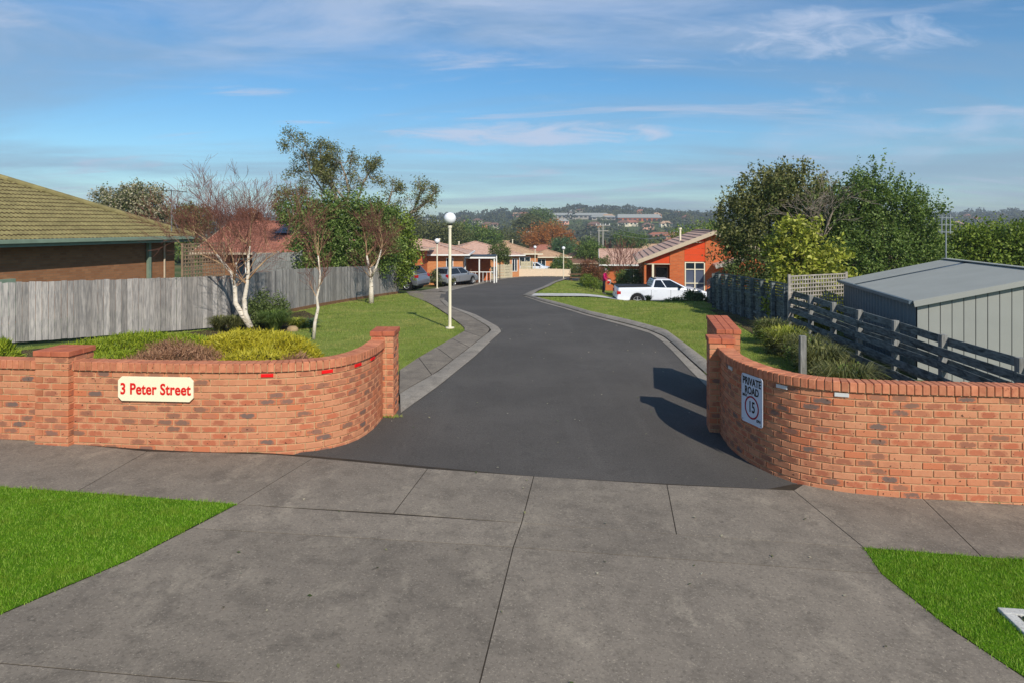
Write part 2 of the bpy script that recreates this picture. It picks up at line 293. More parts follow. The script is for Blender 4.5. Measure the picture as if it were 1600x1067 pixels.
# ------------------------------------------------------------------ mesh helpers
class MB:
    """collects shapes that become ONE mesh"""
    def __init__(s): s.v = []; s.f = []; s.mi = []; s.cur = 0
    def add(s, vs, fs):
        b = len(s.v); s.v += [tuple(q) for q in vs]; s.f += [tuple(b + i for i in f) for f in fs]; s.mi += [s.cur] * len(fs); return s
    def box(s, c, d, rz=0.0, ry=0.0):
        m = Matrix.Translation(c) @ Matrix.Rotation(rz, 4, 'Z') @ Matrix.Rotation(ry, 4, 'Y'); x, y, z = d[0] / 2, d[1] / 2, d[2] / 2
        vs = [m @ Vector(p) for p in ((-x, -y, -z), (x, -y, -z), (x, y, -z), (-x, y, -z), (-x, -y, z), (x, -y, z), (x, y, z), (-x, y, z))]
        return s.add(vs, [(0, 3, 2, 1), (4, 5, 6, 7), (0, 1, 5, 4), (1, 2, 6, 5), (2, 3, 7, 6), (3, 0, 4, 7)])
    def bar(s, a, b, w, h):
        """a straight bar of w x h between two points"""
        a, b = Vector(a), Vector(b); d = b - a; L = d.length; q = d.to_track_quat('X', 'Z').to_matrix().to_4x4(); m = Matrix.Translation((a + b) / 2) @ q
        x, y, z = L / 2, w / 2, h / 2
        vs = [m @ Vector(p) for p in ((-x, -y, -z), (x, -y, -z), (x, y, -z), (-x, y, -z), (-x, -y, z), (x, -y, z), (x, y, z), (-x, y, z))]
        return s.add(vs, [(0, 3, 2, 1), (4, 5, 6, 7), (0, 1, 5, 4), (1, 2, 6, 5), (2, 3, 7, 6), (3, 0, 4, 7)])
    def prism(s, poly, z0, z1, axis='Z'):
        """polygon (counter-clockwise) pushed from z0 to z1; axis Y: polygon in x,z pushed along y"""
        n = len(poly)
        if axis == 'Z': vs = [(x, y, z0) for x, y in poly] + [(x, y, z1) for x, y in poly]
        else: vs = [(x, z1, y) for x, y in poly] + [(x, z0, y) for x, y in poly]
        fs = [tuple(range(n - 1, -1, -1)), tuple(range(n, 2 * n))] + [(i, (i + 1) % n, n + (i + 1) % n, n + i) for i in range(n)]
        return s.add(vs, fs)
    def tube(s, pts, rad, n=8, cap=True):
        pts = [Vector(p) for p in pts]; k = len(pts)
        if not hasattr(rad, '__len__'): rad = [rad] * k
        vs = []; ref = None
        for i, p in enumerate(pts):
            d = (pts[min(i + 1, k - 1)] - pts[max(i - 1, 0)]).normalized()
            if ref is None: ref = Vector((1, 0, 0)) if abs(d.x) < .8 else Vector((0, 1, 0))
            u = (ref - d * ref.dot(d)).normalized(); w = d.cross(u); ref = u
            for j in range(n):
                a = 2 * math.pi * j / n; vs.append(p + (u * math.cos(a) + w * math.sin(a)) * rad[i])
        fs = [(i * n + j, i * n + (j + 1) % n, (i + 1) * n + (j + 1) % n, (i + 1) * n + j) for i in range(k - 1) for j in range(n)]
        if cap: fs += [tuple(range(n - 1, -1, -1)), tuple((k - 1) * n + j for j in range(n))]
        return s.add(vs, fs)
    def lathe(s, prof, c=(0, 0, 0), n=20):
        vs = [(c[0] + r * math.cos(2 * math.pi * j / n), c[1] + r * math.sin(2 * math.pi * j / n), c[2] + z) for r, z in prof for j in range(n)]
        fs = [(i * n + j, i * n + (j + 1) % n, (i + 1) * n + (j + 1) % n, (i + 1) * n + j) for i in range(len(prof) - 1) for j in range(n)]
        return s.add(vs, fs)
    def mesh(s, name, smooth=False, bevel=0.0, seg=2):
        me = bpy.data.meshes.new(name); me.from_pydata(s.v, [], s.f)
        if any(s.mi): me.polygons.foreach_set('material_index', s.mi)
        if bevel:
            bm = bmesh.new(); bm.from_mesh(me); bmesh.ops.remove_doubles(bm, verts=bm.verts, dist=1e-5)
            ed = [e for e in bm.edges if len(e.link_faces) == 2 and e.calc_face_angle(0) > .5]
            bmesh.ops.bevel(bm, geom=ed, offset=bevel, segments=seg, affect='EDGES', profile=.5, clamp_overlap=True); bm.to_mesh(me); bm.free()
        if smooth: me.polygons.foreach_set('use_smooth', [True] * len(me.polygons))
        me.update(); return me
    def build(s, name, mat, parent=None, smooth=False, bevel=0.0, seg=2, **kw): return ob(name, s.mesh(name, smooth, bevel, seg), mat, parent, **kw)
def ob(name, me, mat, parent=None, loc=None, rz=0.0, scale=None, label=None, cat=None, group=None, kind=None):
    o = bpy.data.objects.new(name, me); COL.objects.link(o)
    for m in (mat if isinstance(mat, (list, tuple)) else [mat]):
        if me is not None and m is not None and len(me.materials) < (len(mat) if isinstance(mat, (list, tuple)) else 1): me.materials.append(MATS[m] if isinstance(m, str) else m)
    if parent is not None: o.parent = parent
    if loc is not None: o.location = loc
    if rz: o.rotation_euler = (0, 0, rz)
    if scale is not None: o.scale = scale
    for k, v in (('label', label), ('category', cat), ('group', group), ('kind', kind)):
        if v: o[k] = v
    return o
def thing(name, label, cat, loc=(0, 0, 0), rz=0.0, group=None, kind=None): return ob(name, None, None, None, loc, rz, None, label, cat, group, kind)
def fast_mesh(name, V, Fc):
    """big meshes from arrays: V (n,3), Fc (m,k)"""
    V = np.asarray(V, np.float32); Fc = np.asarray(Fc, np.int32); m, k = Fc.shape; me = bpy.data.meshes.new(name)
    me.vertices.add(len(V)); me.vertices.foreach_set('co', V.ravel()); me.loops.add(m * k); me.loops.foreach_set('vertex_index', Fc.ravel())
    me.polygons.add(m); me.polygons.foreach_set('loop_start', np.arange(0, m * k, k, dtype=np.int32)); me.polygons.foreach_set('loop_total', np.full(m, k, np.int32))
    me.update(calc_edges=True); me.validate(); return me
def rot_frames(rng, n, up=0.0):
    a = rng.normal(size=(n, 3)); a[:, 2] += up; a /= np.linalg.norm(a, axis=1)[:, None] + 1e-9
    b = rng.normal(size=(n, 3)); b -= a * (a * b).sum(1)[:, None]; b /= np.linalg.norm(b, axis=1)[:, None] + 1e-9
    return a, b, np.cross(a, b)
def leaf_cards(pts, size, rng, aspect=.55, up=.3, jitter=.35):
    """one folded diamond leaf at every point -> V, quads"""
    n = len(pts); nrm, u, w = rot_frames(rng, n, up); s = (size * (1 + jitter * rng.uniform(-1, 1, n)))[:, None]
    V = np.stack([pts - u * s * .5, pts + w * s * aspect * .5 + nrm * s * .08, pts + u * s * .5, pts - w * s * aspect * .5 + nrm * s * .08], 1).reshape(-1, 3)
    return V, np.arange(4 * n).reshape(-1, 4)
def crown_points(blobs, n, rng, clumps=None, spread=.16, inner=.45):
    """points in clumps through the volume of several ellipsoids (cx,cy,cz,rx,ry,rz)"""
    B = np.array(blobs, float); w = (B[:, 3] * B[:, 5]) ** 1.0 * B[:, 4] ** .5; w /= w.sum(); clumps = clumps or max(12, n // 28)
    i = rng.choice(len(B), clumps, p=w); d = rng.normal(size=(clumps, 3)); d /= np.linalg.norm(d, axis=1)[:, None]
    r = inner + (1 - inner) * rng.uniform(0, 1, clumps) ** .5; r *= 1 + .14 * rng.normal(size=clumps)
    c = B[i, :3] + d * r[:, None] * B[i, 3:]; k = rng.integers(0, clumps, n); sc = B[i, 3:].mean(1)[k] * spread
    return c[k] + rng.normal(size=(n, 3)) * sc[:, None]
def resample(pts, n):
    pts = np.array([tuple(p)[:2] for p in pts], float); d = np.r_[0, np.cumsum(np.linalg.norm(np.diff(pts, axis=0), axis=1))]
    t = np.linspace(0, d[-1], n); return np.stack([np.interp(t, d, pts[:, 0]), np.interp(t, d, pts[:, 1])], 1)
def smooth_path(pts, per=12):
    """Catmull-Rom through plan points"""
    p = [Vector((q[0], q[1])) for q in pts]; p = [p[0] * 2 - p[1]] + p + [p[-1] * 2 - p[-2]]; out = []
    for i in range(1, len(p) - 2):
        for k in range(per):
            t = k / per; a, b, c, d = p[i - 1], p[i], p[i + 1], p[i + 2]
            out.append(.5 * ((2 * b) + (c - a) * t + (2 * a - 5 * b + 4 * c - d) * t * t + (3 * b - a - 3 * c + d) * t ** 3))
    out.append(p[-2]); return [(q.x, q.y) for q in out]
def strip(name, A, B, nu, nv, dz, mat, parent=None, **kw):
    """sheet between two plan lines, lying on the land"""
    a, b = resample(A, nu), resample(B, nu); V = []
    for i in range(nu):
        for j in range(nv):
            q = a[i] + (b[i] - a[i]) * j / (nv - 1); V.append((q[0], q[1], G(q[0], q[1]) + (dz[j] if hasattr(dz, '__len__') else dz)))
    Fc = [(i * nv + j, i * nv + j + 1, (i + 1) * nv + j + 1, (i + 1) * nv + j) for i in range(nu - 1) for j in range(nv - 1)]
    V = np.array(V); f0 = Fc[len(Fc) // 2]; nz = np.cross(V[f0[1]] - V[f0[0]], V[f0[2]] - V[f0[0]])[2]
    if nz < 0: Fc = [f[::-1] for f in Fc]
    return ob(name, fast_mesh(name, V, Fc), mat, parent, **kw)
def in_poly(poly, x, y):
    c = np.zeros(len(x), bool); n = len(poly)
    for i in range(n):
        x1, y1 = poly[i][:2]; x2, y2 = poly[(i + 1) % n][:2]
        c ^= ((y1 > y) != (y2 > y)) & (x < (x2 - x1) * (y - y1) / ((y2 - y1) or 1e-9) + x1)
    return c
def grass(name, poly, n, h, w, mat, seed, label, parent=None, lift=0.0, near=None):
    rng = np.random.default_rng(seed); xs = [p[0] for p in poly]; ys = [p[1] for p in poly]; X = []; Y = []; tot = 0
    while tot < n:
        x = rng.uniform(min(xs), max(xs), n * 2); y = rng.uniform(min(ys), max(ys), n * 2); k = in_poly(poly, x, y)
        if near: k &= rng.uniform(0, 1, n * 2) < np.clip((near / y) ** 2, 0, 1)
        X.append(x[k]); Y.append(y[k]); tot += k.sum()
    X = np.concatenate(X)[:n] + rng.normal(size=n) * .02; Y = np.concatenate(Y)[:n] + rng.normal(size=n) * .02; Z = np.array([G(a, b) for a, b in zip(X, Y)]) + lift
    p = np.stack([X, Y, Z], 1); a = rng.uniform(0, 2 * math.pi, n); hh = h * rng.uniform(.5, 1.25, n) * (1 + .35 * np.sin(X * 7.1 + 2 * np.sin(Y * 4.3)) * np.sin(Y * 9.7 + np.sin(X * 5.2))); sc = np.maximum(1, Y / (near or 1e9)); ww = w * sc
    side = np.stack([np.cos(a), np.sin(a), np.zeros(n)], 1) * ww[:, None] * .5; b = rng.uniform(0, 2 * math.pi, n); le = rng.uniform(.1, .9, n) * hh
    tip = p + np.stack([np.cos(b) * le, np.sin(b) * le, hh], 1)
    V = np.stack([p - side, p + side, tip], 1).reshape(-1, 3)
    return ob(name, fast_mesh(name, V, np.arange(3 * n).reshape(-1, 3)), mat, parent, label=label, cat='grass', kind='stuff')

# ------------------------------------------------------------------ the ground
def build_terrain():
    ys = np.r_[np.arange(-6, 60, 1.0), np.arange(60, 130, 4.0), np.geomspace(130, 2400, 46)]
    us = np.r_[np.linspace(-1, -.2, 24), np.linspace(-.19, .19, 36), np.linspace(.2, 1, 24)]
    V = []
    for y in ys:
        half = 45 + max(0, y) * 1.1
        for u in us: V.append((u * half, y, G(u * half, y) - .07))
    n = len(us); Fc = [(i * n + j, i * n + j + 1, (i + 1) * n + j + 1, (i + 1) * n + j) for i in range(len(ys) - 1) for j in range(n - 1)]
    ob('terrain', fast_mesh('terrain', V, Fc), 'terrain', kind='structure')
build_terrain()
LEFT_EDGE = [P(*q) for q in ((484, 712), (512, 703), (560, 689), (600, 655), (625, 647.6), (642, 634), (684, 604), (742, 557), (775, 526), (783.6, 518.5), (778, 511), (742, 491.7), (708, 480.7), (694, 470), (697, 456.5), (723.7, 450), (769, 440), (797, 435), (819, 433.4))]
RIGHT_EDGE = [P(*q) for q in ((1240, 767), (1175, 728), (1146, 706), (1127, 680), (1110, 612), (1103, 603), (1077, 577), (1048, 546), (1032, 531.6), (1017.5, 522), (982, 511.4), (910.6, 492.4), (846.5, 473.4), (815.6, 462.8), (830, 455), (860.6, 442), (878, 436))]
def between(line, y): 
    """x of a plan line at distance y (first crossing)"""
    for a, b in zip(line, line[1:]):
        if (a[1] - y) * (b[1] - y) <= 0 and abs(a[1] - b[1]) > 1e-6: return a[0] + (b[0] - a[0]) * (y - a[1]) / (b[1] - a[1])
    return line[-1][0]
def build_road():
    ys = np.r_[np.linspace(8.78, 20, 40), np.linspace(20.5, 40, 34), np.linspace(41, 71, 24)]
    L = [(between(LEFT_EDGE, y), y) for y in ys]; R = [(between(RIGHT_EDGE, y), y) for y in ys]
    V = []; nv = 14
    for (xa, y), (xb, _) in zip(L, R):
        for j in range(nv): x = xa - .25 + (xb + .25 - xa + .25) * j / (nv - 1); V.append((x, y, G(x, y)))
    Fc = [(i * nv + j, i * nv + j + 1, (i + 1) * nv + j + 1, (i + 1) * nv + j) for i in range(len(ys) - 1) for j in range(nv - 1)]
    ob('road', fast_mesh('road', V, Fc), 'asphalt', kind='structure')
    # mouth of the drive, between the ends of the walls and the footpath
    front = [P(*q) for q in ((480, 714), (835, 748), (1244, 770))]; rear = [(-2.7, 8.9), (3.75, 8.9)]
    strip('road_mouth', front, rear, 24, 5, .003, 'asphalt', kind='structure')
    far = strip('road_turning', [(-2.2, 70.5), (9, 70.5)], [(-2.2, 76.5), (9, 76.5)], 16, 8, .004, 'asphalt', kind='structure')
build_road()
def slab_poly(pts, parent, name='slab', mat='concrete', lift=.012, gap=.0055, thick=.09, sub=1):
    """one cast slab: corners on the land, joints left open round it"""
    pts = [Vector((p[0], p[1])) for p in pts]; c = sum(pts, Vector((0, 0))) / len(pts); n = len(pts); q = []
    area = sum(pts[i].x * pts[(i + 1) % n].y - pts[(i + 1) % n].x * pts[i].y for i in range(n))
    if area < 0: pts = pts[::-1]
    for i in range(n):
        a, b, d = pts[i - 1], pts[i], pts[(i + 1) % n]; n1 = (b - a).normalized(); n2 = (d - b).normalized()
        i1 = Vector((-n1.y, n1.x)); i2 = Vector((-n2.y, n2.x)); m = (i1 + i2); m /= max(.35, m.length_squared / 2); q.append(b + m * gap)
    mb = MB(); top = [(p.x, p.y, G(p.x, p.y) + lift) for p in q]; low = [(x, y, z - thick) for x, y, z in top]
    mb.add(low + top, [tuple(range(n - 1, -1, -1)), tuple(range(n, 2 * n))] + [(i, (i + 1) % n, n + (i + 1) % n, n + i) for i in range(n)])
    return mb.build(name, mat, parent)
def build_footpath():
    base = strip('footpath', [(-11, 9.5), (-5.6, 9.0), P(484, 712), P(835, 745), P(1240, 767), (3.4, 8.3), (9, 7.6)], [(-11, 2.0), (-5, 2.0), (-2, 2.0), (0, 2.0), (2, 2.0), (3.5, 2.0), (9, 2.0)], 40, 14, .0085, 'joint_dirt', kind='structure')
    p = lambda x, y: P(x, y)
    w1 = Vector((-11.5, 9.42)); f1 = Vector((-11.5, 8.0))
    rows = [[p(230, 706), p(118, 770), f1, w1, Vector((-6.8, 9.16))], [p(230, 706), p(330, 708), p(430, 711), p(490, 716), p(370, 789), p(118, 770)],
            [p(490, 716), p(668, 733), p(615, 803), p(370, 789)], [p(668, 733), p(834, 745), p(815, 818), p(615, 803)], [p(834, 745), p(1042, 758), p(1057, 836), p(815, 818)],
            [p(1042, 758), p(1240, 767), p(1350, 857), p(1057, 836)], [p(1240, 767), p(1258, 756), p(1320, 768), p(1440, 778), p(1535, 872), p(1350, 857)], [p(1440, 778), p(1600, 786), Vector((9, 7.55)), Vector((9, 6.1)), p(1535, 872)],
            [p(370, 789), p(815, 818), p(802, 856), p(300, 826)], [p(815, 818), p(1350, 857), p(1378, 898), p(802, 856)],
            [p(300, 826), p(802, 856), p(750, 1067), p(744, 1090), p(328, 1067), p(0, 1038), Vector((-4.3, 4.62)), p(0, 962), p(200, 877)],
            [p(802, 856), p(1378, 898), p(1480, 980), p(1600, 1060), Vector((4.3, 3.6)), p(738, 1110), p(750, 1067)]]
    for r in rows: slab_poly(r, base)
    # last slabs towards the street kerb, mostly under the frame
    slab_poly([p(328, 1067), p(744, 1090), Vector((-.1, 2.4)), Vector((-6.3, 2.4)), Vector((-4.3, 4.62)), p(0, 1038)], base)
    slab_poly([p(738, 1110), Vector((4.3, 3.6)), Vector((6.0, 2.4)), Vector((-.1, 2.4))], base)
build_footpath()
# verges of bright mown grass on both sides of the crossing
VERGE_L = [P(370, 789), P(118, 770), Vector((-11.5, 8.0)), Vector((-11.5, 2.4)), Vector((-6.6, 2.4)), Vector((-4.3, 4.62)), P(0, 962), P(200, 877)]
VERGE_R = [P(1350, 857), P(1378, 898), P(1480, 980), P(1600, 1060), Vector((4.3, 3.6)), Vector((6.2, 2.4)), Vector((10, 2.4)), Vector((10, 6.0)), P(1535, 872)]
def poly_sheet(name, poly, dz, mat, kind='structure', step=.6):
    bm = bmesh.new(); vs = [bm.verts.new((p[0], p[1], 0)) for p in poly]; f = bm.faces.new(vs)
    xs = [p[0] for p in poly]; ys = [p[1] for p in poly]
    for ax, lo, hi in ((0, min(xs), max(xs)), (1, min(ys), max(ys))):
        k = lo + step
        while k < hi:
            co = Vector((0, 0, 0)); co[ax] = k; no = Vector((0, 0, 0)); no[ax] = 1
            bmesh.ops.bisect_plane(bm, geom=bm.verts[:] + bm.edges[:] + bm.faces[:], plane_co=co, plane_no=no); k += step
    bmesh.ops.recalc_face_normals(bm, faces=bm.faces)
    for v in bm.verts: v.co.z = G(v.co.x, v.co.y) + dz
    me = bpy.data.meshes.new(name); bm.to_mesh(me); bm.free()
    if me.polygons and me.polygons[0].normal.z < 0: me.flip_normals()
    return ob(name, me, mat, kind=kind)
poly_sheet('verge', VERGE_L, .016, 'verge_soil'); poly_sheet('verge', VERGE_R, .016, 'verge_soil')
vl = [P(370, 789), P(118, 770), Vector((-8.5, 7.75)), Vector((-7.2, 3.8)), Vector((-4.3, 4.62)), P(0, 962), P(200, 877)]
vr = [P(1350, 857), P(1378, 898), P(1480, 980), P(1600, 1060), Vector((4.1, 4.0)), Vector((6.6, 4.2)), Vector((6.6, 6.4)), P(1535, 872)]
grass('verge_grass', vl, 125000, .027, .0055, 'grass_verge', 1, 'bright green mown grass left of the concrete crossing', lift=.014)
grass('verge_grass', vr, 75000, .027, .0055, 'grass_verge', 2, 'bright green mown grass right of the concrete crossing', lift=.014)
# lawns inside the gate
PATH_LAWN = [P(*q) for q in ((625, 577), (659, 556), (700, 533), (727.6, 517), (722, 508), (698, 491.7), (664, 471), (660.5, 460))]
LAWN_L = [Vector((-2.3, 11.1)), Vector((-2.05, 11.5))] + PATH_LAWN + [Vector((-6.2, 39.5)), Vector((-6.5, 38.2)), Vector((-8.4, 20.4)), Vector((-11.9, 16.6)), Vector((-12.5, 10.5)), Vector((-7, 9.3)), Vector((-3.2, 9.2)), Vector((-2.35, 9.9))]
poly_sheet('lawn', LAWN_L, -.012, 'lawn_soil', step=.9)
KERB_BACK = [P(*q) for q in ((1110, 571), (1103, 565), (1065, 536.4), (1041, 518.6), (982, 503), (922.5, 490), (846.5, 469.2))]
LAWN_R = [Vector((3.95, 12.5))] + KERB_BACK + [Vector((1.2, 34.6)), Vector((7.5, 34.8)), Vector((9.2, 34)), Vector((8.2, 27)), Vector((7.9, 20)), Vector((7.7, 12)), Vector((7.65, 9.5)), Vector((5, 8.2)), Vector((3.9, 9))]
poly_sheet('lawn', LAWN_R, -.012, 'lawn_soil', step=.9)
LAWN_FAR = [Vector((1.3, 39)), Vector((3.0, 56)), Vector((4.3, 67.6)), Vector((6.2, 71)), Vector((14, 66)), Vector((9, 40.5)), Vector((7, 38.6))]
poly_sheet('lawn', LAWN_FAR, -.012, 'lawn_soil', step=1.5)
grass('lawn_grass', LAWN_L, 90000, .04, .010, 'grass_lawn', 3, 'mown lawn beside the paling fence and birches', near=15, lift=-.014)
grass('lawn_grass', LAWN_R, 70000, .04, .010, 'grass_lawn', 4, 'mown lawn between the right kerb and the board fence', near=15, lift=-.014)
grass('lawn_grass', LAWN_FAR, 24000, .05, .03, 'grass_lawn', 5, 'lawn beyond the concrete driveway of the ute', lift=-.014)
# concrete path and kerb on the left, kerb on the right
def side_line(line, d):
    line = [Vector((p[0], p[1])) for p in line]; out = []
    for i, p in enumerate(line):
        t = (line[min(i + 1, len(line) - 1)] - line[max(i - 1, 0)]).normalized(); out.append(p + Vector((-t.y, t.x)) * d)
    return out
KL = [P(*q) for q in ((626, 646), (642, 634), (684, 604), (742, 557), (775, 526), (783.6, 518.5), (778, 511), (742, 491.7), (708, 480.7), (696, 470))]
KL_BACK = [P(*q) for q in ((625, 616), (645, 604), (684, 582), (735, 543), (762, 522), (768, 517.5), (763, 511), (730, 492), (698, 480), (688, 470))]
strip('kerb', KL, KL_BACK, 60, 5, (.012, .03, .034, .03, .022), 'kerb_concrete', kind='structure')
PL = [P(*q) for q in ((624, 579), (659, 556), (700, 533), (727.6, 517), (724, 511), (698, 491.7), (664, 471))]
def build_side_path():
    base = strip('side_path', side_line(KL_BACK, .02), PL, 50, 4, .012, 'joint_dirt', kind='structure')
    a, b = resample(side_line(KL_BACK, .015), 121), resample(PL, 121); cuts = [0, 10, 20, 30, 40, 50, 60, 69, 78, 88, 98, 109, 120]
    for i, j in zip(cuts, cuts[1:]): slab_poly([a[i], a[(i + j) // 2], a[j], b[j], b[(i + j) // 2], b[i]], base, lift=.02, gap=.012)
build_side_path()
slab_poly([P(664, 471), P(694, 470), P(697, 457), P(655, 455), P(634, 456), P(640, 462)], strip('driveway_bed', [(-8, 37), (-3.5, 37)], [(-8, 41), (-3.8, 41)], 6, 4, -.04, 'joint_dirt', kind='structure'), lift=.01)
KR = [P(*q) for q in ((1110, 611), (1103, 603), (1077, 577), (1048, 546), (1032, 531.6), (1017.5, 522), (982, 511.4), (910.6, 492.4), (846.5, 473.4), (818, 463.5))]
KR_BACK = KERB_BACK + [P(824, 463)]
mid1 = [a + (b - a) * .40 for a, b in zip(resample([p[:2] for p in KR], 60).tolist() and [Vector(q) for q in resample(KR, 60)], [Vector(q) for q in resample(KR_BACK, 60)])]
mid2 = [a + (b - a) * .45 for a, b in zip([Vector(q) for q in resample(KR, 60)], [Vector(q) for q in resample(KR_BACK, 60)])]
strip('gutter', KR, mid1, 60, 3, (.01, .012, .015), 'kerb_concrete', kind='structure')
strip('gutter_joint', mid1, mid2, 60, 2, -.03, 'joint_dirt', kind='structure')
strip('kerb', mid2, KR_BACK, 60, 5, (.03, .085, .10, .10, .06), 'kerb_concrete', kind='structure')
LK2 = [(p[0], p[1]) for p in LEFT_EDGE[14:]]
strip('kerb', LK2, side_line(LK2, .5), 30, 4, (.01, .03, .05, .04), 'kerb_concrete', kind='structure')
RK2 = [(p[0], p[1]) for p in RIGHT_EDGE[13:]]
strip('kerb', RK2, side_line(RK2, -.5), 30, 4, (.01, .05, .09, .06), 'kerb_concrete', kind='structure')
strip('driveway', [(.75, 35.4), (12, 34.9)], [(.85, 38.6), (12, 38.2)], 26, 5, .02, 'pale_concrete', kind='structure')
strip('path', side_line(LK2, .52), side_line(LK2, 1.7), 30, 3, .02, 'concrete', kind='structure')
# garden bed behind the left wall and along the right fence
poly_sheet('garden_bed', [Vector(q) for q in ((-11.6, 15.9), (-8.4, 20.0), (-7.6, 25), (-6.6, 23.0), (-6.4, 19.0), (-3.4, 13), (-2.9, 10.6), (-4, 9.3), (-7, 9.4), (-12, 10.6))], .006, 'garden_soil')
poly_sheet('garden_bed', [Vector(q) for q in ((7.7, 9.6), (7.9, 20), (8.15, 26.5), (7.5, 26), (6.9, 20), (6.2, 14.5), (5.7, 10.5), (6, 8.6))], .006, 'garden_soil')
def litter():
    rng = np.random.default_rng(77); pts = []
    while len(pts) < 150:
        x, y = rng.uniform(-4, 5), rng.uniform(4, 24)
        if between(LEFT_EDGE, max(8.8, y)) < x < between(RIGHT_EDGE, max(8.8, y)): pts.append((x, y, G(x, y) + .024))
    V, Fq = leaf_cards(np.array(pts), .035, rng, .6, 4.0); ob('leaf_litter', fast_mesh('leaf_litter', V, Fq), 'pale_bloom', label='small pale fallen leaves scattered over drive and crossing', cat='leaves', kind='stuff')
litter()
def crack_weeds():
    rng = np.random.default_rng(78); ln = [P(*q) for q in ((893, 522), (891.6, 539), (876, 574), (866.7, 597), (846.5, 602))]; a = resample(ln, 150); V = []; Fq = []
    for px0, py0, n, r in ((604, 651, 130, .09), (613, 650, 110, .08), (1553, 786, 40, .05)):
        q = P(px0, py0)
        for _ in range(n):
            x, y = q.x + rng.normal() * r, q.y + rng.normal() * r * .25 - .02; z = G(x, y) + .004; t = rng.uniform(0, 6.28); h = rng.uniform(.01, .05); b = len(V)
            V += [(x - .005, y, z), (x + .005, y, z), (x + .03 * math.cos(t), y + .03 * math.sin(t), z + h)]; Fq.append((b, b + 1, b + 2))
    ob('crack_weeds', fast_mesh('crack_weeds', V, Fq), 'grass_lawn', label='small weeds at the feet of the brick walls', cat='weeds', kind='stuff')
crack_weeds()

# ------------------------------------------------------------------ the two curved brick walls at the gate
BR_L, BR_D, BR_H, PITCH, COURSE = .227, .160, .073, .240, .086
def brick_mesh(name, dx, dy, dz, bev=.004): return MB().box((0, 0, 0), (dx, dy, dz)).mesh(name, bevel=bev, seg=1)
MESH_BRICK = brick_mesh('brick', BR_L, BR_D, BR_H); MESH_PIER = brick_mesh('pier_brick', BR_L, .11, BR_H); MESH_COPE = brick_mesh('coping_brick', .076, .235, .115, .006); MESH_CAP = brick_mesh('cap_brick', .23, .11, .07, .006)
for _m, _k in ((MESH_BRICK, M_BRICK), (MESH_PIER, M_BRICK), (MESH_COPE, MATS['coping']), (MESH_CAP, MATS['cap_brick'])): _m.materials.append(_k)
class Run:
    """a plan line with arc length: the FRONT face of a wall"""
    def __init__(s, pts, back=1):
        s.p = np.array(pts, float); s.d = np.r_[0, np.cumsum(np.linalg.norm(np.diff(s.p, axis=0), axis=1))]; s.L = s.d[-1]; s.back = back
    def at(s, t): return Vector((np.interp(t, s.d, s.p[:, 0]), np.interp(t, s.d, s.p[:, 1])))
    def tan(s, t): return (s.at(min(s.L, t + .06)) - s.at(max(0, t - .06))).normalized()
    def nrm(s, t):
        q = s.tan(t); return Vector((-q.y, q.x)) * s.back
    def px(s, t, z):
        q = s.at(t); return CX_PX + F_PX * q.x / q.y
    def find(s, px): return min(np.linspace(0, s.L, 800), key=lambda t: abs(s.px(t, 1) - px))
    def off(s, d, n=80): return [s.at(t) + s.nrm(t) * d for t in np.linspace(0, s.L, n)]
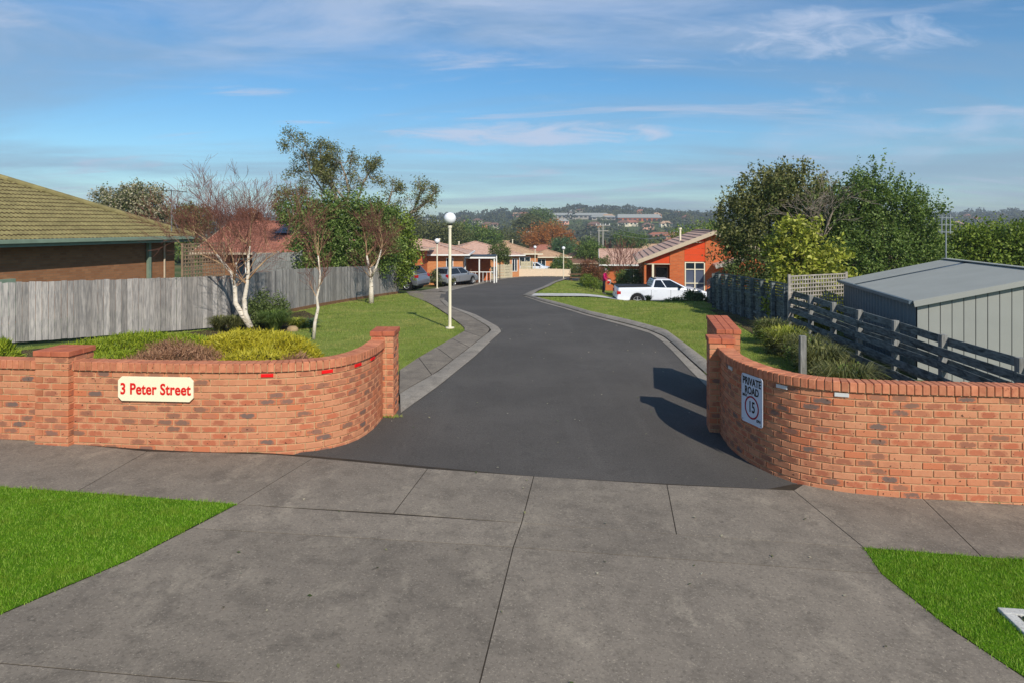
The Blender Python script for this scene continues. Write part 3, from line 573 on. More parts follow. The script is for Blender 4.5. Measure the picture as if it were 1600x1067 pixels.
def brick_wall(root, run, z_top, courses, keep, seed):
    """every brick a child of the wall; the ones that show least are joined"""
    rnd = random.Random(seed); n = int(run.L / PITCH); spots = []
    for k in range(courses):
        z = z_top - k * COURSE - COURSE / 2 + .001; sh = (k % 2) * PITCH / 2
        for i in range(n + 1):
            t = i * PITCH + sh + BR_L / 2
            ln = 1.0
            if t + BR_L / 2 > run.L: continue
            spots.append((t, z, ln))
        if sh: spots.append((PITCH / 4 - .003, z, .105 / BR_L))
        rest = run.L - (n * PITCH + sh if n * PITCH + sh + BR_L <= run.L else (n - 1) * PITCH + sh) - PITCH
        if rest > .04: spots.append((run.L - rest / 2, z, (rest - .006) / BR_L))
    vis = []
    for t, z, ln in spots:
        q = run.at(t)
        if z + BR_H / 2 < G(q.x, q.y) + .006: continue
        x = CX_PX + F_PX * q.x / q.y; size = ln * abs(run.tan(t).cross(Vector((q.x, q.y)).normalized())) / q.y if 0 < x < 1600 else -1 + .001 * ln
        vis.append((size, t, z, ln))
    vis.sort(reverse=True); rest = MB()
    for r, (sz, t, z, ln) in enumerate(vis):
        q = run.at(t) + run.nrm(t) * (BR_D / 2 + rnd.uniform(-.0015, .0015)); h = math.atan2(run.tan(t).y, run.tan(t).x) + rnd.uniform(-.004, .004)
        if r < keep and sz > 0: ob('brick', MESH_BRICK, None, root, (q.x, q.y, z), h, (ln, 1, 1))
        else: rest.box((q.x, q.y, z), (BR_L * ln, BR_D, BR_H), h)
    if rest.v: rest.build('brick_rest', 'brick_back', root, kind='stuff')
    a, b = run.off(.011), run.off(BR_D - .011); m = MB(); k = len(a)
    lo = -.45; vs = [(p.x, p.y, lo) for p in a] + [(p.x, p.y, lo) for p in b] + [(p.x, p.y, z_top) for p in a] + [(p.x, p.y, z_top) for p in b]
    fs = []
    for i in range(k - 1): fs += [(i, i + 1, 2 * k + i + 1, 2 * k + i), (k + i + 1, k + i, 3 * k + i, 3 * k + i + 1), (2 * k + i, 2 * k + i + 1, 3 * k + i + 1, 3 * k + i)]
    fs += [(0, 2 * k, 3 * k, k), (k - 1, 2 * k - 1, 4 * k - 1, 3 * k - 1)]
    m.add(vs, fs).build('mortar', 'mortar', root)
    # coping of bricks on edge, a little proud of the face
    bed = MB(); a, b = run.off(-.018), run.off(.19); k = len(a)
    bed.add([(p.x, p.y, z_top - .001) for p in a] + [(p.x, p.y, z_top - .001) for p in b] + [(p.x, p.y, z_top + .098) for p in a] + [(p.x, p.y, z_top + .098) for p in b],
            [f for i in range(k - 1) for f in ((i, i + 1, 2 * k + i + 1, 2 * k + i), (k + i + 1, k + i, 3 * k + i, 3 * k + i + 1), (2 * k + i, 2 * k + i + 1, 3 * k + i + 1, 3 * k + i), (i + 1, i, k + i, k + i + 1))])
    bed.build('coping_mortar', 'mortar', root)
    nc = int(run.L / .086)
    for i in range(nc):
        t = (i + .5) * run.L / nc; q = run.at(t) + run.nrm(t) * .085
        ob('coping_brick', MESH_COPE, None, root, (q.x, q.y, z_top + .062 + rnd.uniform(-.002, .002)), math.atan2(run.tan(t).y, run.tan(t).x) + rnd.uniform(-.01, .01))
def brick_pier(root, org, u, w, d, z_top, courses, faces, caps):
    """pier of w x d, org = its front left corner, u = direction of its front face; faces: the sides whose bricks are picked apart"""
    pier = ob('pier', None, None, root); u = Vector(u).normalized(); v = Vector((-u.y, u.x)); rnd = random.Random(int(w * 1000 + org[0] * 77)); rest = MB(); org = Vector(org)
    def put(face, a, b, along, z, inset):
        """brick from a to b along one side"""
        ln = b - a
        if ln < .03: return
        if face in 'fb': c = org + u * ((a + b) / 2) + v * (.055 if face == 'f' else d - .055); h = math.atan2(u.y, u.x)
        else: c = org + v * ((a + b) / 2) + u * (.055 if face == 'l' else w - .055); h = math.atan2(v.y, v.x)
        if face in faces: ob('brick', MESH_PIER, None, pier, (c.x, c.y, z), h, (ln / BR_L, 1, 1))
        else: rest.box((c.x, c.y, z), (ln, .11, BR_H), h)
    def row(face, a, b, z, cut):
        x = a
        if cut: put(face, x, min(b, x + .11), 0, z, 0); x += .12
        while x < b - .03: put(face, x, min(b, x + BR_L), 0, z, 0); x += PITCH
    for k in range(courses):
        z = z_top - k * COURSE - COURSE / 2; A = k % 2 == 0
        c = org + u * w / 2 + v * d / 2
        if z + .04 < G(c.x, c.y): break
        for f in 'fb': row(f, *((0, w) if A else (.12, w - .12)), z, False)
        for f in 'lr': row(f, *((.12, d - .12) if A else (0, d)), z, False)
    if rest.v: rest.build('brick_rest', 'brick_back', pier, kind='stuff')
    c = org + u * w / 2 + v * d / 2; MB().box((c.x, c.y, (z_top - .45) / 2), (w - .022, d - .022, z_top + .45 - .004), math.atan2(u.y, u.x)).build('mortar', 'mortar', pier)
    for (a0, a1, b0, b1, h) in caps:
        q = org + u * (a0 + a1) / 2 + v * (b0 + b1) / 2
        MB().box((0, 0, 0), (a1 - a0 - .006, b1 - b0 - .006, h)).build('cap_brick', 'cap_brick', pier, bevel=.008, seg=2, loc=(q.x, q.y, z_top + h / 2 + .001), rz=math.atan2(u.y, u.x))
    MB().box((c.x, c.y, z_top + .03), (w - .02, d - .02, .06), math.atan2(u.y, u.x)).build('cap_mortar', 'mortar', pier)
    return pier
def build_walls():
    # left: straight along the footpath, then round into the drive
    ang = Vector((1, -.105)).normalized()
    pts = [(-8.3, 9.22), (-5.76, 8.95), (-4.64, 8.83), (-3.75, 8.79), (-3.18, 8.82), (-2.76, 8.90), (-2.42, 9.09), (-2.17, 9.42), (-2.04, 9.9), (-2.01, 10.3), (-2.0, 10.6)]
    run = Run(smooth_path(pts)); L = thing('brick_wall', 'curved orange brick wall with two piers carrying the cream street name board', 'wall')
    brick_wall(L, run, 1.105, 14, 300, 1)
    brick_pier(L, (-6.22, 8.90), (1, -.105), .47, .47, 1.295, 15, 'fr', [(-.02, .235, -.02, .24, .07), (.235, .49, -.02, .24, .07), (-.02, .235, .24, .49, .07), (.235, .49, .24, .49, .07)])
    brick_pier(L, (-2.19, 10.6), (1, 0), .35, .5, 1.275, 15, 'fr', [(-.02, .175, -.02, .52, .075), (.175, .37, -.02, .52, .075)])
    # right: comes round out of the drive and runs off along the footpath
    pts = [(3.12, 10.28), (3.07, 9.85), (3.05, 9.45), (3.11, 8.97), (3.25, 8.55), (3.46, 8.24), (3.80, 8.03), (4.2, 7.92), (4.74, 7.84), (5.84, 7.74), (7.2, 7.62)]
    run2 = Run(smooth_path(pts)); R = thing('brick_wall', 'curved orange brick wall carrying the white private road speed sign', 'wall')
    brick_wall(R, run2, 1.055, 15, 300, 2)
    u = Vector((math.cos(.16), -math.sin(.16))); v = Vector((-u.y, u.x)); o = Vector((2.97, 10.27))
    brick_pier(R, o, u, .36, .36, 1.225, 16, 'fl', [(-.02, .175, -.02, .38, .075), (.175, .38, -.02, .38, .075)])
    u2 = Vector((math.cos(.186), -math.sin(.186))); D = thing('brick_pier', 'detached oblong brick pier with three brick cap just behind the right gate pier', 'pier')
    brick_pier(D, (3.40, 11.3), u2, .36, 1.8, 1.20, 17, '', [(-.02, .12, -.01, 1.82, .075), (.12, .245, -.01, 1.82, .075), (.245, .38, -.01, 1.82, .075)])
    return L, run, R, run2
WALL_L, RUN_L, WALL_R, RUN_R = build_walls()
def text_mesh(name, body, size, bold=0.0, extrude=.002, sx=1.0, spacing=1.0):
    cu = bpy.data.curves.new(name, 'FONT'); cu.body = body; cu.size = size; cu.align_x = 'CENTER'; cu.align_y = 'CENTER'; cu.extrude = extrude; cu.offset = bold; cu.space_character = spacing; cu.resolution_u = 4
    o = bpy.data.objects.new(name, cu); COL.objects.link(o); dg = bpy.context.evaluated_depsgraph_get(); me = bpy.data.meshes.new_from_object(o.evaluated_get(dg)); bpy.data.objects.remove(o)
    for v in me.vertices: v.co.x *= sx
    # lay in the x,z plane facing -y
    for v in me.vertices: v.co = Vector((v.co.x, -v.co.z, v.co.y))
    me.name = name; me.materials.clear(); return me
def on_wall(run, px, z, proud):
    t = run.find(px); q = run.at(t) - run.nrm(t) * proud; tg = run.tan(t); return (q.x, q.y, z), math.atan2(tg.y, tg.x)
def signs():
    loc, h = on_wall(RUN_L, 245, .893, .02)
    s = thing('street_sign', 'cream board lettered 3 Peter Street on the brick wall', 'sign', loc, h + .0)
    a, b, c = .505, .158, .05
    MB().prism([(-a + c, -b), (a - c, -b), (a, -b + c), (a, b - c), (a - c, b), (-a + c, b), (-a, b - c), (-a, -b + c)], -.012, .018, 'Y').build('board', 'sign_cream', s, bevel=.004)
    ob('lettering', text_mesh('lettering', '3 Peter Street', .200, .0050, .002, .80, 1.03), 'red_paint', s, (0, -.0145, -.006))
    loc, h = on_wall(RUN_R, 1178, .742, .03)
    s = thing('speed_sign', 'white metal sign reading private road with a ringed 15', 'sign', loc, h)
    a, b, r = .225, .315, .04; pl = []
    for cx, cz, a0 in ((a - r, -b + r, -90), (a - r, b - r, 0), (-a + r, b - r, 90), (-a + r, -b + r, 180)):
        for k in range(6): t = math.radians(a0 + 18 * k); pl.append((cx + r * math.cos(t), cz + r * math.sin(t)))
    MB().prism(pl, -.003, .003, 'Y').build('plate', 'sign_white', s)
    for body, sz, x, z, sx in (('PRIVATE', .135, 0, .225, .78), ('ROAD', .135, 0, .108, .78), ('15', .2, 0, -.10, .72), ('MAX.', .05, -.145, .035, .9), ('KPH', .05, .145, -.245, .9)):
        ob('lettering', text_mesh('lettering', body, sz, .003 if sz > .1 else .0012, .001, sx), 'sign_black', s, (x, -.0055, z))
    ring = MB(); n = 40; ro, ri = .150, .128
    vs = [(r_ * math.cos(2 * math.pi * j / n) , y, -.10 + r_ * math.sin(2 * math.pi * j / n)) for y in (-.006, -.003) for r_ in (ro, ri) for j in range(n)]
    fs = []
    for j in range(n):
        k = (j + 1) % n; fs += [(j, k, n + k, n + j), (2 * n + k, 2 * n + j, 3 * n + j, 3 * n + k), (k, j, 2 * n + j, 2 * n + k), (n + j, n + k, 3 * n + k, 3 * n + j)]
    ring.add(vs, fs).build('ring', 'sign_maroon', s)
    for x in (-1, 1):
        for z in (-1, 1): MB().lathe([(0, -.003), (.008, -.003), (.008, .003), (0, .003)], n=8).build('bolt', 'grey_steel', s, loc=(x * .195, -.006, z * .285)).rotation_euler = (math.pi / 2, 0, 0)
    words = ['first red reflector from the street sign, under the coping', 'second red reflector from the street sign, under the coping', 'third red reflector from the street sign, under the coping', 'red reflector under the coping, nearest the end pier']
    for px, z, w, lb in zip((418, 511, 559, 582), (1.075,) * 4, (.155,) * 4, words):
        loc, h = on_wall(RUN_L, px, z - .01, .006); MB().box((0, 0, 0), (w, .014, .042)).build('reflector', 'red_reflector', None, bevel=.003, loc=loc, rz=h, label=lb, cat='reflector', group='red reflectors under the left coping')
    words = ['white reflector under the coping, nearest the right gate pier', 'white reflector just above the top left corner of the speed sign', 'white reflector under the coping, just right of the speed sign', 'white reflector under the coping, farthest right from the speed sign']
    for px, lb in zip((1142, 1168, 1222, 1315), words):
        loc, h = on_wall(RUN_R, px, 1.018, .006); MB().box((0, 0, 0), (.155, .014, .045)).build('reflector', 'white_reflector', None, bevel=.003, loc=loc, rz=h, label=lb, cat='reflector', group='white reflectors under the right coping')
signs()
def drain_pit():
    q = P(1558, 956); rz = -.13; s = thing('drain_pit', 'concrete drain pit with steel grate in the right verge', 'drain', (q.x + .36 * math.cos(rz) + .3 * math.sin(rz), q.y + .36 * math.sin(rz) - .3 * math.cos(rz), q.z + .005), rz)
    for c, d in (((0, .255, .01), (.72, .09, .06)), ((0, -.255, .01), (.72, .09, .06)), ((-.315, 0, .01), (.09, .42, .06)), ((.315, 0, .01), (.09, .42, .06))): MB().box(c, d).build('surround', 'pale_concrete', s, bevel=.008)
    MB().box((0, 0, -.06), (.56, .44, .02)).build('pit_floor', 'dark_recess', s)
    for i in range(13): MB().box((-.252 + i * .042, 0, .015), (.016, .41, .03)).build('grate_bar', 'dark_metal', s)
drain_pit()

# ------------------------------------------------------------------ street lamps
def lamp(x, y, label, h=3.25, n=20):
    s = thing('street_lamp', label, 'street lamp', (x, y, G(x, y)), 0, 'cream posts with white globes')
    MB().lathe([(0, 0), (.13, 0), (.13, .03), (.06, .04), (.0, .04)], n=n).build('base_plate', 'cream_paint', s)
    MB().lathe([(.045, .03), (.043, h - .3), (.06, h - .28), (.06, h - .2), (.0, h - .2)], n=14).build('post', 'cream_paint', s, smooth=False)
    MB().lathe([(.0, h - .2), (.075, h - .2), (.09, h - .15), (.07, h - .12), (0, h - .12)], n=14).build('collar', 'black_plastic', s)
    prof = [(.18 * math.sin(math.pi * k / 14), h - .0 - .18 * math.cos(math.pi * k / 14)) for k in range(15)]
    MB().lathe(prof, n=24).build('globe', 'globe', s, smooth=True)
q = P(703, 513); lamp(q.x, q.y, 'nearest cream lamp post with white globe, at the path corner')
q = at(683, 449, 46.5); lamp(q.x, q.y, 'cream lamp post with white globe between the two parked silver cars')
q = at(880.5, 438, 71.5); lamp(q.x, q.y, 'cream lamp post with white globe at the end of the far lawn')
q = at(836, 428, 79); lamp(q.x, q.y, 'cream lamp post with white globe behind the low cream fence')

# ------------------------------------------------------------------ timber fences
def paling_fence():
    root = thing('paling_fence', 'long weathered grey paling fence behind the birches', 'fence'); rnd = random.Random(5)
    me = [MB().prism([(-.066, 0), (.066, 0), (.066, 1.5 + d), (-.066, 1.5 - d)], -.009, .009, 'Y').mesh('paling', bevel=0) for d in (.006, -.004, .0, .01)]
    for m in me: m.materials.append(MATS['paling'])
    line = [Vector((-14.6, 15.65)), Vector((-8.45, 20.25)), Vector((-6.35, 38.2))]
    for a, b, cover in ((line[0], line[1], .135), (line[1], line[2], .137)):
        L = (b - a).length; n = int(L / cover); h = math.atan2((b - a).y, (b - a).x); nr = Vector((-math.sin(h), math.cos(h)))
        for i in range(n):
            q = a + (b - a) * ((i + .5) / n) + nr * rnd.uniform(-.004, .004)
            o = ob('paling', me[rnd.randrange(4)], None, root, (q.x, q.y, G(q.x, q.y) + rnd.uniform(-.006, .006) + .02), h + rnd.uniform(-.010, .010)); o.scale = (rnd.uniform(.95, 1.04), 1, rnd.uniform(.994, 1.006))
        for z in (.35, 1.2):
            p0, p1 = a + nr * .05, b + nr * .05; MB().bar((p0.x, p0.y, G(p0.x, p0.y) + z), (p1.x, p1.y, G(p1.x, p1.y) + z), .04, .07).build('rail', 'paling', root)
        k = max(2, int(L / 2.4))
        for i in range(k + 1):
            q = a + (b - a) * i / k + nr * .12; MB().box((q.x, q.y, G(q.x, q.y) + .7), (.09, .09, 1.5), h).build('post', 'paling', root)
    a, b = line[1], line[2]; nr = Vector((-.12, .0))
    for i in range(8):
        p0, p1 = a + (b - a) * i / 8 + Vector((.02, 0)), a + (b - a) * (i + 1) / 8 + Vector((.02, 0)); MB().bar((p0.x, p0.y, G(p0.x, p0.y) + .03), (p1.x, p1.y, G(p1.x, p1.y) + .03), .03, .16).build('plinth_board', 'timber_brown', root)
paling_fence()
FENCE_R = [(7.78, 9.0), (7.74, 10.4), (7.76, 12.3), (7.80, 13.9), (7.83, 15.4), (7.86, 16.7), (7.90, 18.06), (7.92, 19.4)]
def board_fence():
    root = thing('board_fence', 'dark weathered post and board fence with open gaps beside the shed', 'fence')
    zt = [.93, .96, 1.0, 1.03, 1.06, 1.08, 1.11, 1.13]
    for (x, y), z in zip(FENCE_R, zt): MB().box((x, y, z / 2 - .1), (.11, .11, z + .26)).build('post', 'post_timber', root, bevel=.006)
    for i in range(len(FENCE_R) - 1):
        (x0, y0), (x1, y1) = FENCE_R[i], FENCE_R[i + 1]
        for k, (dz, sd) in enumerate(((-.06, 1), (-.24, -1), (-.46, 1), (-.50, -1), (-.76, -1), (-.86, 1), (-1.02, -1))):
            o = .07 * sd; sag = .012 * math.sin(i * 2.1 + k)
            MB().bar((x0 + o, y0 - .04, zt[i] + dz - .02 + sag), (x1 + o, y1 + .04, zt[i + 1] + dz - .02 - sag), .022, .15).build('board', 'old_board', root, bevel=.003, seg=1)
board_fence()
def shaded_fence():
    root = thing('slat_topped_fence', 'dark paling fence with horizontal slats on top running back to the orange house', 'fence')
    line = [Vector((7.93, 19.6)), Vector((7.95, 21.5)), Vector((7.98, 23.4)), Vector((8.0, 25.2)), Vector((8.05, 27.0)), Vector((8.9, 29.2)), Vector((9.6, 31.5)), Vector((10.1, 35.4))]; me = MB().box((0, 0, .5), (.14, .018, 1.0)).mesh('paling'); me.materials.append(MATS['old_board']); rnd = random.Random(3)
    for i in range(len(line) - 1):
        a, b = line[i], line[i + 1]; L = (b - a).length; h = math.atan2((b - a).y, (b - a).x); n = int(L / .145)
        for k in range(n):
            q = a + (b - a) * (k + .5) / n; ob('paling', me, None, root, (q.x, q.y, G(q.x, q.y) - .02 + rnd.uniform(-.015, .015)), h)
        for z in (.3, .85): MB().bar((a.x - .04, a.y, G(*a) + z), (b.x - .04, b.y, G(*b) + z), .04, .07).build('rail', 'old_board', root)
        for k in range(2):
            q = a + (b - a) * k / 2 + Vector((-.09, 0)); MB().box((q.x, q.y, G(q.x, q.y) + .68), (.1, .1, 1.36), h).build('post', 'old_board', root)
        for k in range(5): MB().bar((a.x, a.y, G(*a) + 1.03 + k * .085), (b.x, b.y, G(*b) + 1.03 + k * .085), .02, .05).build('slat', 'old_board', root)
shaded_fence()
def lattice(name, label, a, b, z0, z1, step, mat, width=.03):
    root = thing(name, label, 'lattice', (a[0], a[1], 0)); a, b = Vector(a), Vector(b); d = b - a; L = d.length; d.normalize(); n = int(L / step); m = int((z1 - z0) / step)
    for i in range(n + 1): q = d * (L * i / n); MB().box((q.x, q.y, (z0 + z1) / 2), (width, .012, z1 - z0), math.atan2(d.y, d.x)).build('slat', mat, root)
    nn = Vector((d.y, -d.x)) * .013
    for i in range(m + 1): z = z0 + (z1 - z0) * i / m; MB().bar((nn.x, nn.y, z), (d.x * L + nn.x, d.y * L + nn.y, z), .012, width).build('slat', mat, root)
    for q in (Vector((0, 0)), d * L): MB().box((q.x, q.y, (z0 + z1) / 2 - .3), (.07, .07, z1 - z0 + .7)).build('post', mat, root)
q1, q2 = at(1233, 450, 19.3), at(1322, 450, 20.4)
lattice('lattice_screen', 'pale grey square lattice screen between the yellow shrub and the shed', (q1.x, q1.y), (q2.x, q2.y), .63, 1.55, .105, 'grey_lattice', .035)
q1, q2 = at(285, 400, 26.4), at(350, 400, 28.5)
lattice('lattice_screen', 'brown lattice screen at the end of the olive roofed house', (q1.x, q1.y), (q2.x, q2.y), .35, 2.25, .14, 'lattice_timber', .05)
q = P(1254, 578); MB().box((0, 0, .33), (.12, .10, 1.0)).build('timber_post', 'post_timber', None, bevel=.006, loc=((1254 - CX_PX) / F_PX * 13.4, 13.4, 0.0), label='single pale grey post standing behind the right wall coping', cat='post')

# ------------------------------------------------------------------ shed beside the right fence
def shed():
    a = math.atan2(-.2, 1.0); root = thing('shed', 'grey steel garden shed with low gabled roof behind the board fence', 'shed', (8.42, 14.2, 0), a)
    L, W, ze, zr = 5.4, 5.26, 1.42, 2.02; g = -.6                                  # local: x across the gable, y back
    pitch = (zr - ze) / (W / 2)
    prof = lambda x: ze + pitch * (x if x < W / 2 else W - x)
    n = 24; w = W / n
    for i in range(n):                                                              # standing panels of the gable end
        x0, x1 = i * w + .006, (i + 1) * w - .006
        MB().prism([(x0, g), (x1, g), (x1, prof(x1) - .02), (x0, prof(x0) - .02)], -.006, .012, 'Y').build('cladding_panel', 'shed_grey', root, bevel=.003, seg=1)
    MB().prism([(.01, g), (W - .01, g), (W - .01, prof(W) - .04), (W / 2, zr - .04), (.01, ze - .04)], .016, .05, 'Y').build('gable_backing', 'dark_metal', root)
    m = MB(); k = 72; prev = None                                                   # ribbed long side
    vs = []; fs = []
    for i in range(k + 1):
        y = .02 + (L - .04) * i / k; x = -.012 if i % 3 == 0 else .012; vs += [(x, y, g), (x, y, ze - .02)]
    for i in range(k): fs.append((2 * i, 2 * i + 1, 2 * i + 3, 2 * i + 2))
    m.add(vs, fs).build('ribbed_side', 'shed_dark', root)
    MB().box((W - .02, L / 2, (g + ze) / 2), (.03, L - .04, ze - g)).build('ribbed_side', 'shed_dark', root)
    MB().prism([(.02, g), (W - .02, g), (W - .02, ze), (W / 2, zr), (.02, ze)], L - .05, L - .02, 'Y').build('back_wall', 'shed_grey', root)
    for s in (0, 1):
        r = MB(); e = -.10; X = lambda x: x if s == 0 else W - x
        for y0, y1, mt in ((-.12, L - 1.55, 0), (L - 1.25, L + .05, 0)):
            vs = [(X(e), y0, ze + pitch * e + .03), (X(W / 2), y0, zr + .03), (X(W / 2), y1, zr + .03), (X(e), y1, ze + pitch * e + .03)]
            vs += [(x, y, z - .035) for x, y, z in vs]; f = [(0, 1, 2, 3), (7, 6, 5, 4), (0, 4, 5, 1), (2, 6, 7, 3), (1, 5, 6, 2), (3, 7, 4, 0)]
            r.add(vs, f if s else [q[::-1] for q in f])
        r.build('roof_sheet', 'shed_roof', root)
        r = MB(); vs = [(X(e), L - 1.55, ze + pitch * e + .024), (X(W / 2), L - 1.55, zr + .024), (X(W / 2), L - 1.25, zr + .024), (X(e), L - 1.25, ze + pitch * e + .024)]
        r.add(vs + [(x, y, z - .02) for x, y, z in vs], [(0, 1, 2, 3), (7, 6, 5, 4)]).build('skylight', 'skylight', root)
    for s, X in ((0, lambda x: x), (1, lambda x: W - x)):
        MB().bar((X(-.10), -.13, ze - .06), (X(W / 2), -.13, zr - .02), .02, .11).build('barge_flashing', 'shed_grey', root)
    MB().box((-.13, L / 2, ze - .03), (.08, L + .1, .07)).build('gutter', 'shed_dark', root); MB().bar((W / 2, -.13, zr + .045), (W / 2, L + .06, zr + .045), .2, .02).build('ridge_cap', 'shed_roof', root)
shed()
def antenna(name, label, x, y, z0, z1, kind):
    s = thing(name, label, 'antenna', (x, y, z0)); h = z1 - z0
    MB().tube([(0, 0, 0), (0, 0, h)], .022, 6).build('mast', 'grey_steel', s)
    if kind == 'yagi':
        MB().bar((-.15, 0, h - .05), (.62, -.1, h - .12), .03, .03).build('boom', 'dark_metal', s)
        for i in range(7): q = Vector((-.12 + .115 * i, -.01 * i, h - .05 - .01 * i)); MB().bar(q + Vector((-.03, -.22 + .02 * i, 0)), q + Vector((.03, .22 - .02 * i, 0)), .015, .015).build('element', 'grey_steel', s)
        MB().tube([(0, 0, h - 1.0), (.45, -.25, 0)], .012, 5).build('stay', 'grey_steel', s)
    else:
        for dx in (-.12, .12): MB().tube([(dx, 0, h - .5), (dx, 0, h + .05)], .02, 6).build('element', 'grey_steel', s)
        for z in (-.45, -.25, -.05): MB().bar((-.2, 0, h + z), (.2, 0, h + z), .025, .02).build('element', 'grey_steel', s)
q = at(1478, 410, 19.2); antenna('antenna', 'tall antenna mast rising from behind the shed ridge', q.x, q.y, q.z - .1, at(1478, 338, 19.2).z, 'uhf')

# ------------------------------------------------------------------ the olive roofed house on the left
def left_house():
    C = Vector((-13.1, 28.0)); d = Vector((.278, .96)).normalized(); nin = Vector((-d.y, d.x)); ze = 2.52; tp = .475
    root = thing('tiled_house', 'brown brick house with olive tiled hip roof at the left edge', 'house', (C.x, C.y, 0), math.atan2(-d.y, -d.x))
    # local frame: +x runs along the gutter towards the camera (-d), +y = away from the garden? keep it inward
    def W(x, y, z):
        return Vector((x, -y, z))
    LEN, DEP = 15.0, 10.4
    half = DEP / 2
    # wall 0.75 m inside the gutter line
    o = .62; MB().prism([(.3, -o), (.3, -DEP + o), (LEN - o, -DEP + o), (LEN - o, -o)], -.3, ze - .06).build('wall', 'brown_brick', root)
    sof = MB().prism([(.02, -.02), (LEN, -.02), (LEN, -DEP), (.02, -DEP)][::-1], ze - .07, ze - .04); sof.build('soffit', 'green_trim', root)
    # roof deck under the tiles: hip at x=0
    zt = ze + half * tp
    m = MB(); vs = [W(0, 0, ze), W(LEN, 0, ze), W(LEN, half, zt), W(half, half, zt), W(0, DEP, ze), W(LEN, DEP, ze)]
    m.add(vs, [(0, 3, 2, 1), (0, 4, 3), (4, 5, 2, 3)]).build('roof', 'olive_tile', root)
    # tiles of the slope that shows: each tile laps the one below
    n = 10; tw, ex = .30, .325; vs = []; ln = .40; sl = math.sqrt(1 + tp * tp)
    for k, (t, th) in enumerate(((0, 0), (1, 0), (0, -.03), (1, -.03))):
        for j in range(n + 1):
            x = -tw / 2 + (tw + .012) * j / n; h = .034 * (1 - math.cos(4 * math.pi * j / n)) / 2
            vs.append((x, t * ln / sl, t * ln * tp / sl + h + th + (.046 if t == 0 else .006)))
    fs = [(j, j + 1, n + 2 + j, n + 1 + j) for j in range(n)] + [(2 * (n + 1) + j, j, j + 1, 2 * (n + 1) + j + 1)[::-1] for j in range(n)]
    tile = bpy.data.meshes.new('roof_tile'); tile.from_pydata([(x, -y, z) for x, y, z in vs], [], [f[::-1] for f in fs]); tile.materials.append(MATS['olive_tile']); tile.materials.append(MATS['tile_lip_shade']); tile.polygons.foreach_set('material_index', [0] * n + [1] * n); tile.update()  # lip faces coloured dark: shadow gap under each tile course painted in
    rows = int(half * sl / ex); shown = 0; rest = MB(); rnd = random.Random(8)
    for r in range(rows):
        y = r * ex / sl - .03
        for i in range(int(LEN / tw)):
            x = (i + .5) * tw
            if x < y + .05 or x > LEN: continue
            q = root_mat(root) @ W(x, y, ze + y * tp); px = CX_PX + F_PX * q.x / q.y
            if px < -60: continue
            shown += 1
            if px > -12 and shown <= 420: ob('roof_tile', tile, None, root, W(x, y, ze + y * tp + rnd.uniform(-.004, .004)), rnd.uniform(-.006, .006))
    for i in range(13):
        a = W(i * .40 - .05, i * .40 - .05, ze + i * .40 * tp + .03); b = a + W(.44, .44, .44 * tp)
        MB().tube([a + Vector((0, 0, .02)), b + Vector((0, 0, .035))], [.12, .105], 10).build('ridge_cap', 'olive_tile', root)
    MB().box(W(LEN / 2, -.07, ze - .03), (LEN, .12, .13)).build('gutter', 'green_trim', root, bevel=.01); MB().box(W(-.07, DEP / 2, ze - .03), (.12, DEP, .13)).build('gutter', 'green_trim', root, bevel=.01)
    MB().box(W(LEN / 2, .02, ze - .15), (LEN, .03, .1)).build('fascia', 'green_trim', root)
    MB().box(W(1.75, .5, 1.1), (.12, .12, 2.7)).build('porch_post', 'green_trim', root); MB().tube([W(.9, .56, -.2), W(.9, .56, ze - .1)], .035, 8).build('downpipe', 'beige_trim', root)
    # meter box
    MB().box(W(7.45, .55, .75), (.75, .22, 1.15)).build('meter_box', 'green_trim', root, bevel=.01)
def root_mat(o): return Matrix.Translation(o.location) @ Matrix.Rotation(o.rotation_euler[2], 4, 'Z')
left_house()
q = at(268, 350, 27.4); antenna('antenna', 'rooftop television antenna on the olive tiled house', q.x, q.y, q.z - .35, at(268, 296, 27.4).z, 'yagi')

